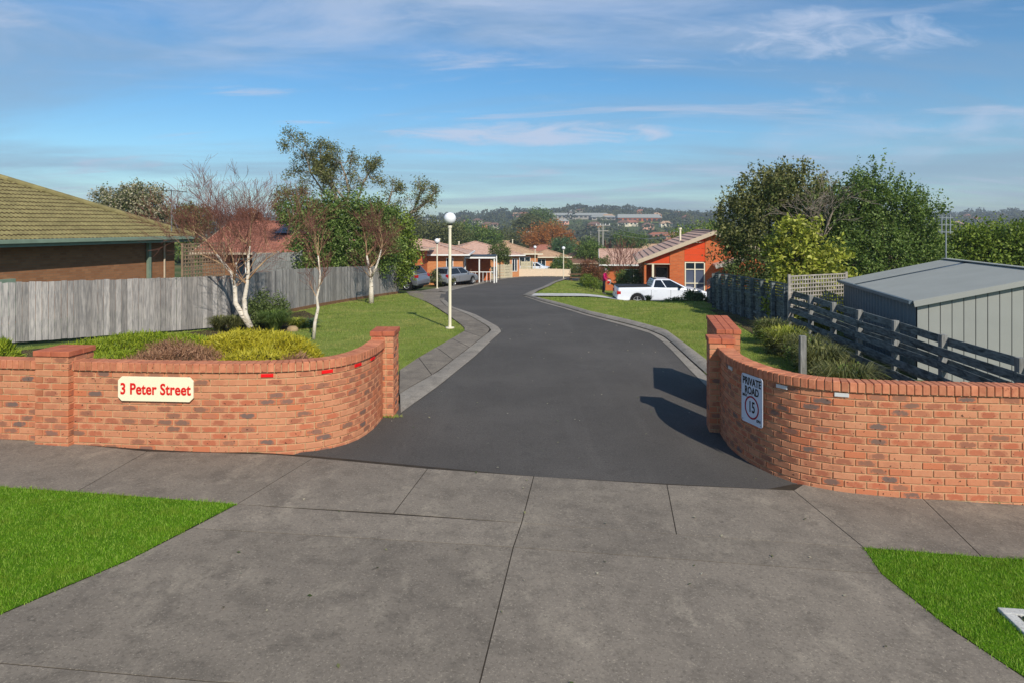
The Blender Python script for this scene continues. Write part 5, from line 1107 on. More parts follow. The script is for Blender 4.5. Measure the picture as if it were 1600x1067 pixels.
def limbs(rng, start, direction, length, radius, levels, split, spread, gnarl=.15, rise=.05, seg=5, shrink=.68, out=None, lvl=0):
    """recursive bare limbs -> list of (points, radii, level)"""
    out = [] if out is None else out; p = Vector(start); d = Vector(direction).normalized(); pts = [p.copy()]; rad = [radius]
    for k in range(seg):
        d = (d + Vector(rng.normal(size=3)) * gnarl + Vector((0, 0, rise))).normalized(); p = p + d * length / seg; pts.append(p.copy()); rad.append(radius * (1 - .55 * (k + 1) / seg))
        if levels > 0 and k >= 1:
            for _ in range(split if k == seg - 1 else max(1, split - 1)):
                if k < seg - 1 and rng.uniform() < .35: continue
                ax = Vector(rng.normal(size=3)); ax = (ax - d * ax.dot(d)).normalized(); nd = (d + ax * math.tan(spread * rng.uniform(.6, 1.2))).normalized()
                limbs(rng, p, nd, length * shrink * rng.uniform(.75, 1.15), rad[-1] * .72, levels - 1, split, spread, gnarl, rise, max(3, seg - 1), shrink, out, lvl + 1)
    out.append((pts, rad, lvl)); return out
def limb_mesh(parent, name, parts, mat, n=6, rmin=.0):
    m = MB()
    for pts, rad, lv in parts: m.tube(pts, [max(rmin, r_) for r_ in rad], n, cap=False)
    return m.build(name, mat, parent, smooth=True)
def trunk_obj(parent, pts, rad, mat='bark', n=10): return MB().tube(pts, rad, n).build('trunk', mat, parent, smooth=True)
def birch(label, x, y, stems, seed, height, twig_levels, z=None, top=.5, spread=.42, bark_top=.45):
    z = G(x, y) if z is None else z; rng = np.random.default_rng(seed); root = thing('birch_tree', label, 'tree', (x, y, z), 0, 'bare birches on the left lawn'); tw = []; mid = []
    for pts, r0 in stems:
        pts = [Vector(p) for p in pts]; k = len(pts); trunk_obj(root, pts, [r0 * (1 - .70 * i / (k - 1)) for i in range(k)], 'birch_bark' if r0 > .045 else 'birch_limb')
        d = (pts[-1] - pts[-2]).normalized()
        got = limbs(rng, pts[-1], d, height * .36, r0 * .26, twig_levels, 2, spread, .10, .05, 6, .74)
        for i in range(k // 2, k):
            for _ in range(3):
                ax = Vector(rng.normal(size=3)); ax.z = abs(ax.z) * .6; got += limbs(rng, pts[i], (ax.normalized() + Vector((0, 0, .7))), height * .33, r0 * .17, twig_levels - 1, 2, spread, .11, .05, 6, .74, None, 1)
        for p in got: (mid if p[2] <= 1 else tw).append(p)
    limb_mesh(root, 'limbs', mid, 'birch_limb', 6); m = MB()
    limb_mesh(root, 'twigs', tw, 'birch_twig', 3, .0030)
    return root
def px3(px, py, Y, base):
    q = at(px, py, Y); return q - Vector(base)
bx, by = at(388, 508, 19.2)[:2]; bz = G(bx, by)
f_ = lambda pts, Y=19.2: [px3(a, b, Y, (bx, by, bz)) for a, b in pts]
birch('largest white birch with two stems and a red brown haze of bare twigs', bx, by, [(f_([(392, 512), (378, 492), (368, 474), (367, 450), (362, 428), (350, 412), (338, 398)]), .088), (f_([(392, 512), (383, 490), (382, 468), (386, 445), (388, 425), (388, 404), (390, 385)]), .08), (f_([(365, 440), (368, 420), (362, 398), (356, 380)]), .042), (f_([(366, 432), (350, 415), (328, 404), (308, 396)]), .03), (f_([(386, 440), (402, 420), (416, 406), (428, 398)]), .03)], 11, 2.5, 4, spread=.50)
bx2, by2 = P(490, 530)[:2]; bz2 = G(bx2, by2); g_ = lambda pts, Y: [px3(a, b, Y, (bx2, by2, bz2)) for a, b in pts]
birch('slender young birch alone on the lawn behind the wall end', bx2, by2, [(g_([(490, 531), (492, 505), (497, 482), (495, 465), (499, 448), (500, 425), (497, 400)], by2), .05)], 12, 1.5, 3, spread=.55)
bx3, by3 = P(580, 474)[:2]; bz3 = G(bx3, by3); h_ = lambda pts, Y: [px3(a, b, Y, (bx3, by3, bz3)) for a, b in pts]
birch('white birch with dense brown twigs against the evergreen by the fence', bx3, by3, [(h_([(580, 475), (580, 455), (580, 436), (577, 420), (573, 400)], by3), .12), (h_([(580, 432), (587, 420), (592, 405), (596, 390)], by3), .07)], 13, 2.1, 4, spread=.5)
def tree(name, label, x, y, trunk_h, trunk_r, blobs, n, size, mat, seed, cat='tree', z=None, lean=(0, 0), group=None, limb_mat='bark', **kw):
    """blobs in coordinates relative to the base"""
    z = G(x, y) if z is None else z; root = thing(name, label, cat, (x, y, z), 0, group); rng = np.random.default_rng(seed + 900)
    top = Vector((lean[0], lean[1], trunk_h)); trunk_obj(root, [(0, 0, -.1), top * .5 + Vector((.04, 0, 0)), top], [trunk_r, trunk_r * .8, trunk_r * .55], limb_mat)
    parts = []
    for b in blobs[:12]:
        c = Vector(b[:3]); parts.append(([top * .75, top.lerp(c, .5) + Vector((0, 0, .1)), c], [trunk_r * .5, trunk_r * .3, trunk_r * .12], 0))
    limb_mesh(root, 'limbs', parts, limb_mat, 5); crown_obj(root, blobs, n, size, mat, seed, **kw); return root
def rel(x, y, z): return lambda px, py, Y, rx, ry, rz: (lambda q: (q.x - x, q.y - y, q.z - z, rx, ry, rz))(at(px, py, Y))
# cluster on the right, behind fence and shed
x, y = at(1205, 450, 27.5)[:2]; R_ = rel(x, y, G(x, y) + .62)
t = tree('evergreen_tree', 'tall dark olive tree with bare grey branches left of the tree cluster', x, y, 2.2, .2, [R_(1165, 330, 27.5, 1.0, 1.2, 1.1), R_(1150, 390, 27.5, .85, 1.2, 1.5), R_(1200, 300, 27.5, 1.2, 1.3, 1.1), R_(1235, 290, 27, 1.2, 1.3, 1.0), R_(1190, 390, 27.5, 1.4, 1.3, 1.6), R_(1170, 455, 27.0, 1.1, 1.2, 1.2), R_(1275, 310, 27.8, 1.1, 1.2, 1.1), R_(1305, 300, 28, 1.1, 1.0, 1.3), R_(1300, 390, 27.5, 1.1, 1.0, 1.3), R_(1250, 380, 28, 1.4, 1.2, 1.6), R_(1220, 440, 26.5, 1.3, 1.1, 1.3)], 42000, .11, 'leaf_dark', 21, clumps=1000, spread=.13, inner=.3)
R2 = np.random.default_rng(4); crown_obj(t, [R_(1200, 285, 27.2, 1.3, 1.2, .9), R_(1240, 275, 27, 1.1, 1.2, .8), R_(1160, 325, 27, 1.0, 1.0, 1.0)], 7000, .12, 'leaf_olive', 22, 'crown_tips', spread=.15, clumps=260, shoots=200)
bare = []
for k in range(9): bare += limbs(R2, (R_(1285, 350, 25.4, 0, 0, 0))[:3], (R2.uniform(-1.3, .2), R2.uniform(-.4, .1), .8), 1.15, .035, 3, 2, .5, .18, .02, 5, .66)
limb_mesh(t, 'bare_branches', bare, 'grey_limb', 4, .006)
x, y = at(1385, 450, 25.5)[:2]; R_ = rel(x, y, G(x, y) + .62)
tree('evergreen_tree', 'tall bright green tree with upright leafy shoots right of the tree cluster', x, y, 2.4, .2, [R_(1340, 300, 25.5, .95, 1.1, 1.2), R_(1365, 280, 25.5, .8, 1.1, .9), R_(1400, 310, 25.5, 1.0, 1.1, 1.1), R_(1440, 330, 25.5, .75, 1.1, 1.1), R_(1330, 390, 25, 1.2, 1.1, 1.4), R_(1390, 390, 25, 1.3, 1.1, 1.5), R_(1445, 400, 25.5, .85, 1.1, 1.3), R_(1310, 330, 26, .8, 1.0, 1.1), R_(1350, 450, 24.5, 1.4, 1, 1.2), R_(1425, 450, 24.5, 1.2, 1, 1.2)], 46000, .105, 'leaf_mid', 23, clumps=1100, spread=.13, inner=.3, up=.6, shoots=330)
x, y = at(1265, 520, 21.4)[:2]; R_ = rel(x, y, G(x, y))
tree('yellow_leaved_shrub', 'big leaved yellow green shrub spilling over the board fence', x, y, 1.6, .1, [R_(1245, 365, 21.6, .65, .7, .6), R_(1240, 410, 21.4, .7, .7, .7), R_(1290, 415, 21.6, .75, .7, .7), R_(1255, 455, 21.2, .9, .7, .7), R_(1310, 455, 21.6, .7, .7, .6), R_(1225, 470, 21, .55, .6, .6), R_(1290, 490, 21.2, .85, .6, .6), R_(1215, 385, 21.8, .35, .5, .45), R_(1222, 495, 20.9, .4, .4, .45)], 9000, .15, 'leaf_yellow', 24, 'shrub', clumps=420, spread=.15, up=.9, aspect=.5)
for i, (px, w) in enumerate(((1500, 1.5), (1545, 1.5), (1592, 1.5), (1640, 1.5))):
    x, y = at(px, 400, 27 - i * .3)[:2]; x += .25; R_ = rel(x, y, G(x, y)); Y = y
    tree('hedge_bush', ['leafy hedge bush directly behind the antenna mast', 'second leafy hedge bush right of the antenna mast', 'leafy hedge bush at the right edge above the shed', 'hedge bush cut by the right edge'][i], x, y, .8, .09, [R_(px, 370, Y, .95, 1.2, .55), R_(px + 12, 395, Y, 1.0, 1.3, .9), R_(px - 14, 420, Y, 1.0, 1.2, .9), R_(px, 445, Y, 1.1, 1.2, .9)], 9000, .12, 'leaf_bright', 30 + i, 'bush', clumps=300, spread=.2, group='hedge behind the shed')
# left group
x, y = at(535, 440, 34)[:2]; R_ = rel(x, y, G(x, y))
tree('evergreen_tree', 'dense dark evergreen behind the paling fence and the birches', x, y, 1.8, .2, [R_(480, 390, 33, 1.0, 1.1, 1.4), R_(500, 340, 34, 1.3, 1.2, 1.0), R_(545, 330, 34, 1.5, 1.3, 1.0), R_(590, 340, 34.5, 1.2, 1.2, .9), R_(530, 380, 33.5, 1.5, 1.2, 1.3), R_(500, 420, 33, 1.2, 1.0, 1.0), R_(465, 335, 34, .8, .9, .8), R_(590, 390, 35, 1.3, 1.2, 1.3)], 38000, .13, 'leaf_mid', 41, clumps=800, spread=.14, inner=.3)
x, y = at(618, 440, 38.6)[:2]; R_ = rel(x, y, G(x, y))
tree('broadleaf_tree', 'glossy bright green tree overhanging the far end of the paling fence', x, y, 1.8, .14, [R_(618, 355, 38.4, 1.0, 1.1, .9), R_(600, 385, 38, 1.0, 1.1, 1.2), R_(632, 390, 38.4, .75, 1.0, 1.1), R_(625, 425, 38, .85, .9, .65), R_(600, 340, 38.8, .8, .9, .6)], 11000, .16, 'leaf_bright', 43, clumps=380, spread=.2, up=.7)
def sparse_tree():
    x, y = at(548, 420, 39.5)[:2]; z = G(x, y); root = thing('gum_tree', 'tall sparse tree with grey limbs and tufted leaves above the evergreen', 'tree', (x, y, z)); rng = np.random.default_rng(51)
    pt = lambda a, b, Y=39.5: px3(a, b + 20 if b < 380 else b, Y, (x, y, z)); parts = []; tips = []
    trunk_obj(root, [pt(548, 425), pt(546, 370), pt(545, 330), pt(543, 310)], [.28, .22, .18, .15], 'grey_limb')
    main = [([pt(545, 330), pt(530, 295), pt(505, 280), pt(485, 250), pt(478, 222)], 3.2), ([pt(543, 312), pt(545, 280), pt(540, 255), pt(532, 235)], 2.2), ([pt(545, 320), pt(560, 290), pt(568, 265), pt(575, 252)], 2.2), ([pt(540, 340), pt(505, 315), pt(475, 300), pt(455, 298)], 2.0),
            ([pt(548, 345), pt(600, 325), pt(632, 325), pt(648, 305), pt(655, 285)], 2.0), ([pt(590, 330), pt(606, 300), pt(612, 280)], 1.5), ([pt(530, 295), pt(508, 255), pt(500, 225)], 1.8), ([pt(642, 314), pt(662, 300), pt(676, 285)], 1.2), ([pt(545, 300), pt(520, 270), pt(512, 245)], 1.6)]
    for pts, L in main:
        parts.append((pts, [.085 - .015 * i for i in range(len(pts))], 0))
        for i in range(1, len(pts)):
            for _ in range(4 if i > 1 else 2):
                dr = (pts[i] - pts[i - 1]).normalized() * .6 + Vector(rng.normal(size=3)) * .55; got = limbs(rng, pts[i], dr, L * .27, .03, 2, 2, .55, .2, .04, 4, .66); parts += got; tips += [g[0][-1] for g in got]
    limb_mesh(root, 'limbs', parts, 'grey_limb', 4, .009)
    T = np.array([tuple(p) for p in tips]); pr = np.where(T[:, 0] < pt(520, 0)[0], .95, np.where(T[:, 0] > pt(600, 0)[0], .35, .45)); T = T[rng.uniform(size=len(T)) < pr]
    k = rng.integers(0, len(T), 17000); V, Q = leaf_cards(T[k] + rng.normal(size=(len(k), 3)) * .17, .14, rng, .35, .2); ob('crown', fast_mesh('crown', V, Q), 'leaf_olive', root)
sparse_tree()
x, y = at(205, 330, 48)[:2]; R_ = rel(x, y, -.5)
tree('flowering_tree', 'round pale flowering tree behind the olive tiled roof', x, y, 2, .2, [R_(185, 310, 48, 1.5, 1.5, .8), R_(215, 308, 48, 1.8, 1.5, .9), R_(200, 330, 48, 2.2, 1.8, 1.1), R_(240, 325, 48, 1.2, 1.3, .9), R_(160, 300, 48, .5, .6, .3), R_(245, 345, 48, 1.2, 1.3, 1.0)], 16000, .16, 'pale_bloom', 61, clumps=420, z=-.5)
x, y = at(300, 360, 42)[:2]; R_ = rel(x, y, -.6)
tree('brown_shrub', 'brownish olive shrub behind the television antenna', x, y, 1.2, .12, [R_(290, 335, 42, 1.0, 1.0, .6), R_(310, 345, 42, 1.0, 1.0, .8), R_(285, 360, 42, 1.0, 1.0, .8)], 7000, .13, 'leaf_olive', 62, 'shrub', z=-.6)
x, y = at(393, 350, 60)[:2]; R_ = rel(x, y, -1.6)
tree('brown_shrub', 'small russet tree above the solar panels', x, y, 2.4, .12, [R_(390, 340, 60, 1.1, 1.0, .8), R_(400, 350, 60, 1.3, 1.0, .8)], 3500, .17, 'leaf_russet', 63, 'tree', z=-1.6)
hs = house('neighbour_house', 'pink tiled house with solar panels behind the largest birch', at(318, 400, 40)[0], 40, -.10, 8.2, 8, 2.35, 22, 'gable', 'brown_brick', 'red_tile', [('window', 2, 3.2, .8, 2, 'f')], z=-.95)
for i in range(5): MB().box((0, 0, 0), (.95, 1.6, .04)).build('solar_panel', 'solar', hs, loc=(4.0 + i * 1.0, 2.55, 3.75)).rotation_euler = (math.radians(22), 0, 0)
def back_fence():
    s = thing('block_fence', 'pale grey timber screen fence behind the paling fence', 'fence'); a, b = at(396, 420, 30.5), at(470, 420, 32.5)
    for k in range(4): MB().bar((a.x, a.y, .25 + k * .42), (b.x, b.y, .25 + k * .42), .04, .41).build('board', 'post_timber', s)
    for t_ in (0, .5, 1): q = a.lerp(b, t_); MB().box((q.x, q.y + .06, .7), (.1, .1, 2.2)).build('post', 'post_timber', s)
back_fence()
def sprigs(parent, name, blobs, n, ln, wd, mat, seed, up=1.0, zmin=-9):
    """feathery upright sprays over a mound"""
    rng = np.random.default_rng(seed); B = np.array(blobs, float); i = rng.choice(len(B), n, p=(B[:, 3] * B[:, 4]) / (B[:, 3] * B[:, 4]).sum()); d = rng.normal(size=(n, 3)); d[:, 2] = np.abs(d[:, 2]) + .15; d /= np.linalg.norm(d, axis=1)[:, None]
    nc = max(20, n // 45); ci = rng.integers(0, nc, n); i = i[ci]; d = d[ci] + rng.normal(size=(n, 3)) * .13; d /= np.linalg.norm(d, axis=1)[:, None]; tilt = rng.normal(size=(nc, 3))[ci] * .6; lift = rng.uniform(.86, 1.1, nc)[ci]
    p = B[i, :3] + d * lift[:, None] * B[i, 3:] * (rng.uniform(.75, 1.05, n) ** .6)[:, None]; dirn = d * .7 + tilt + rng.normal(size=(n, 3)) * .45; dirn[:, 2] += up; dirn /= np.linalg.norm(dirn, axis=1)[:, None]
    L = ln * rng.uniform(.6, 1.3, n); s = np.cross(dirn, rng.normal(size=(n, 3))); s /= np.linalg.norm(s, axis=1)[:, None] + 1e-9
    V = np.stack([p - s * wd * .5, p + s * wd * .5, p + dirn * L[:, None] * .6 + s * wd * .4, p + dirn * L[:, None], p + dirn * L[:, None] * .6 - s * wd * .4], 1).reshape(-1, 3); k = V.reshape(-1, 5, 3)[:, 0, 2] > zmin
    return ob(name, fast_mesh(name, V, np.arange(5 * n).reshape(-1, 5)), mat, parent)
def mound(name, label, px, py, Y, blobs, n, ln, wd, mat, seed, cat='shrub', up=.7, group=None):
    q = at(px, py, Y); x, y = q.x, q.y; z = G(x, y); root = thing(name, label, cat, (x, y, z), 0, group); R_ = rel(x, y, z); bl = [R_(*b) for b in blobs]
    m = MB()
    for b in bl:
        nn = 12; prof = [(math.sin(math.pi * .5 * k / 5), math.cos(math.pi * .5 * k / 5)) for k in range(6)]
        m.add([(b[0] + b[3] * .86 * r_ * math.cos(2 * math.pi * j / nn), b[1] + b[4] * .86 * r_ * math.sin(2 * math.pi * j / nn), b[2] + b[5] * .86 * zz) for r_, zz in prof for j in range(nn)], [(i * nn + j, i * nn + (j + 1) % nn, (i + 1) * nn + (j + 1) % nn, (i + 1) * nn + j) for i in range(5) for j in range(nn)])
    m.build('stems', 'garden_soil', root, smooth=True); sprigs(root, 'foliage', bl, n, ln, wd, mat, seed, up); return root
# golden and green ground cover behind the left wall, with dead brown patches
mound('ground_cover_shrub', 'low spreading green conifer shrub behind the street sign', 190, 560, 12.2, [(150, 584, 12.3, 1.0, .8, .55), (210, 572, 12.6, 1.1, .9, .55), (270, 569, 13.0, 1.0, .9, .5), (180, 599, 11.6, .9, .6, .5), (120, 584, 12.6, .7, .6, .42)], 46000, .085, .014, 'juniper_green', 71, up=.3, group='conifer ground cover')
mound('ground_cover_shrub', 'bright golden yellow conifer shrub behind the wall curve', 400, 560, 12.0, [(295, 572, 13.6, .8, .7, .45), (245, 578, 13.4, .6, .6, .40), (330, 576, 13.2, .9, .8, .55), (390, 572, 12.8, 1.0, .9, .62), (440, 580, 12.4, .7, .8, .62), (400, 599, 11.2, .7, .6, .55), (350, 569, 13.6, 1.0, .8, .5), (455, 584, 12.8, .45, .6, .5)], 76000, .085, .014, 'juniper_gold', 72, up=.3, group='conifer ground cover')
mound('dry_shrub', 'dead brown patch of shrub between the green and the golden one', 280, 572, 11.0, [(240, 604, 11.1, .6, .5, .55), (290, 602, 11.2, .75, .55, .6), (330, 609, 11.0, .5, .5, .48), (270, 589, 11.8, .7, .4, .6)], 16000, .10, .009, 'dry_brown', 73, up=.2)
mound('dry_shrub', 'dry brown shrub end at the right of the golden one', 462, 572, 11.4, [(462, 600, 11.5, .3, .45, .48), (452, 606, 11.0, .3, .4, .42)], 5000, .13, .010, 'dry_brown', 74, up=.2)
mound('dry_shrub', 'small dry brown patch under the green shrub near the pier', 175, 585, 11.0, [(165, 616, 10.9, .45, .4, .45), (205, 614, 10.8, .35, .35, .45)], 4500, .13, .010, 'dry_brown', 75, up=.2)
mound('green_bush', 'small green bush at the left edge behind the wall', 0, 560, 11.6, [(-6, 584, 11.6, .35, .4, .5)], 3500, .10, .02, 'juniper_green', 76)
def bush(label, px, py, Y, blobs, n, size, mat, seed, name='round_bush', group=None, up=.3):
    q = at(px, py, Y); x, y = q.x, q.y; z = G(x, y); root = thing(name, label, 'bush', (x, y, z), 0, group); R_ = rel(x, y, z); bl = [R_(*b) for b in blobs]
    MB().tube([(0, 0, -.05), (0, 0, max(.15, bl[0][2]))], [.05, .03], 6).build('stem', 'bark', root); crown_obj(root, bl, n, size, mat, seed, 'foliage', up=up, inner=.55, spread=.14); return root
bush('dark green rounded bush behind the largest birch trunk', 418, 490, 20.6, [(418, 482, 20.6, .62, .6, .5), (402, 490, 20.4, .4, .5, .4), (436, 490, 20.4, .35, .4, .35)], 7000, .06, 'leaf_dark', 81)
def tuft(label, px, py, Y, n, h, w, mat, seed, rad=.25, name='grass_tuft', group=None, cat='plant', z=None):
    q = at(px, py, Y); x, y = q.x, q.y; z = G(x, y) if z is None else z; rng = np.random.default_rng(seed); V = []; Fq = []
    for i in range(n):
        a = rng.uniform(0, 2 * math.pi); r0 = rad * .35 * rng.uniform(0, 1); L = h * rng.uniform(.6, 1.15); out = rng.uniform(.15, 1.0) * rad * 1.5; p0 = np.array((r0 * math.cos(a), r0 * math.sin(a), 0)); s = np.array((-math.sin(a), math.cos(a), 0)) * w / 2; b = len(V)
        for k, (o_, zz, ww) in enumerate(((0, 0, .8), (.3, .55, 1), (.68, .92, .8), (1.0, .95 - .25 * rng.uniform(0, 1), .1))):
            c = p0 + np.array((math.cos(a) * out * o_, math.sin(a) * out * o_, L * zz)); V += [c - s * ww, c + s * ww]
        Fq += [(b + 2 * k, b + 2 * k + 1, b + 2 * k + 3, b + 2 * k + 2) for k in range(3)]
    root = thing(name, label, cat, (x, y, z), 0, group); ob('leaves', fast_mesh('leaves', V, Fq), mat, root); MB().lathe([(rad * .4, -.03), (rad * .3, .06), (0, .08)], n=8).build('crown_base', 'garden_soil', root); return root
tuft('grassy tuft left of the largest birch trunk', 343, 508, 19.4, 700, .42, .012, 'leaf_olive', 91, .32); tuft('second grassy tuft touching the largest birch trunk', 366, 508, 19.2, 600, .45, .012, 'leaf_olive', 92, .3)
tuft('tall grassy clump right of the largest birch trunk', 428, 505, 19.6, 1100, .55, .012, 'leaf_mid', 93, .42); tuft('low yellow green clump by the garden rock', 462, 499, 20.0, 400, .3, .02, 'leaf_yellow', 94, .3); tuft('low bluish green plant at the corner of the garden bed', 480, 500, 20.2, 300, .25, .03, 'leaf_blue', 95, .3)
q = at(457, 505, 19.6); MB().lathe([(0, .15), (.1, .14), (.16, .08), (.17, 0), (.15, -.05)], n=10).build('garden_rock', 'rock', None, smooth=True, loc=(q.x, q.y, G(q.x, q.y)), scale=(1, .8, .9), label='round tan rock at the edge of the left garden bed', cat='rock')
for i, (px, py, Y, n, h, rad, mt) in enumerate(((1205, 520, 17.6, 1300, .62, .42, 'leaf_olive'), (1228, 535, 16.2, 1400, .62, .45, 'leaf_yellow'), (1262, 548, 14.9, 1400, .66, .45, 'leaf_olive'), (1284, 560, 13.8, 1500, .68, .45, 'leaf_olive'), (1322, 578, 12.0, 1700, .72, .5, 'leaf_olive'))):
    tuft(['strappy clump farthest from the wall beside the board fence', 'yellowish strappy clump left of the single grey post', 'strappy clump just right of the single grey post', 'olive strappy clump between the grey post and the largest clump', 'largest strappy clump right behind the wall coping'][i], px, py, Y, n // 2, h, .018, mt, 100 + i, rad, 'strappy_plant', 'strappy plants along the board fence'); pl_ = [o for o in COL.objects if o.name.startswith('strappy_plant')][-1]; crown_obj(pl_, [(0, 0, h * .42, rad * 1.0, rad * .9, h * .42), (rad * .4, .1, h * .3, rad * .7, rad * .7, h * .32)], 3200, .07, 'leaf_mid' if i % 2 == 0 else 'leaf_olive', 140 + i, 'leafy_heart', inner=.5, spread=.16)
# planting round the ute, the orange house and the bend
bush('dark rounded bush in front of the nose of the ute', 1085, 470, 33.2, [(1082, 468, 33.2, .5, .5, .4), (1094, 470, 33.2, .35, .4, .35)], 5000, .07, 'leaf_dark', 111); bush('low dark hedge plant beside the ute', 1050, 473, 33.0, [(1045, 474, 33, .4, .35, .2), (1060, 473, 33, .4, .35, .22)], 3500, .06, 'leaf_dark', 112)
tuft('small tuft on the lawn edge below the ute door', 1013, 475, 32.5, 120, .3, .03, 'leaf_olive', 113, .2)
bush('dark hedge bush between the person and the orange house', 1000, 440, 42, [(985, 440, 42, .7, .6, .7), (1005, 440, 42, .8, .6, .75), (1020, 442, 41.5, .5, .5, .6)], 7000, .09, 'leaf_dark', 114); bush('lighter green shrub beside the dark hedge bush', 972, 442, 43, [(972, 440, 43, .45, .5, .6)], 2500, .09, 'leaf_mid', 115)
bush('reddish brown round shrub left of the person', 924, 425, 56, [(922, 420, 56, .8, .8, .7), (930, 428, 56, .9, .8, .6)], 5000, .10, 'leaf_russet', 116); bush('light green low shrub left of the person', 928, 443, 51, [(922, 440, 51, .55, .5, .45), (935, 444, 51, .5, .5, .3), (915, 438, 51, .4, .5, .45)], 4000, .09, 'leaf_bright', 117)
bush('clipped round green bush behind the cream fence end', 877, 418, 80, [(877, 416, 80, 1.2, 1.1, 1.0), (868, 420, 80, .8, .9, .8), (888, 420, 80, .8, .9, .8)], 6000, .14, 'leaf_mid', 118); bush('olive bush right of the far lamp post', 905, 424, 72, [(903, 423, 72, .7, .7, .6), (910, 427, 72, .6, .7, .5)], 2500, .13, 'leaf_far_olive', 119)
bush('dark shrub behind the head of the person', 945, 418, 58, [(945, 415, 58, .55, .6, .8)], 2200, .11, 'leaf_dark', 120); bush('bush between the lamp post and the parked cars', 692, 438, 53, [(690, 436, 53, .7, .6, .45), (700, 439, 53, .5, .5, .35), (678, 433, 53, .5, .5, .5)], 4500, .09, 'leaf_olive', 121); bush('reddish shrub right of the silver wagon', 737, 434, 60, [(735, 433, 60, .45, .5, .45), (744, 437, 60, .4, .4, .3)], 2500, .10, 'leaf_russet', 122)
bush('dark round garden tree beside the middle unit', 781, 396, 67, [(780, 394, 67, 1.0, 1.0, .9), (784, 402, 67, .8, .8, .7)], 4500, .13, 'leaf_dark', 123)
x, y = at(968, 465, 44)[:2]; root = thing('bare_shrub', 'bare twiggy shrub behind the tray of the ute', 'shrub', (x, y, G(x, y))); rg = np.random.default_rng(131); pr = []
for k in range(7): pr += limbs(rg, (0, 0, 0), (rg.uniform(-.5, .9), rg.uniform(-.3, .3), 1), 1.6, .035, 3, 2, .45, .12, .03, 5, .7)
limb_mesh(root, 'twigs', pr, 'birch_twig', 4, .008)

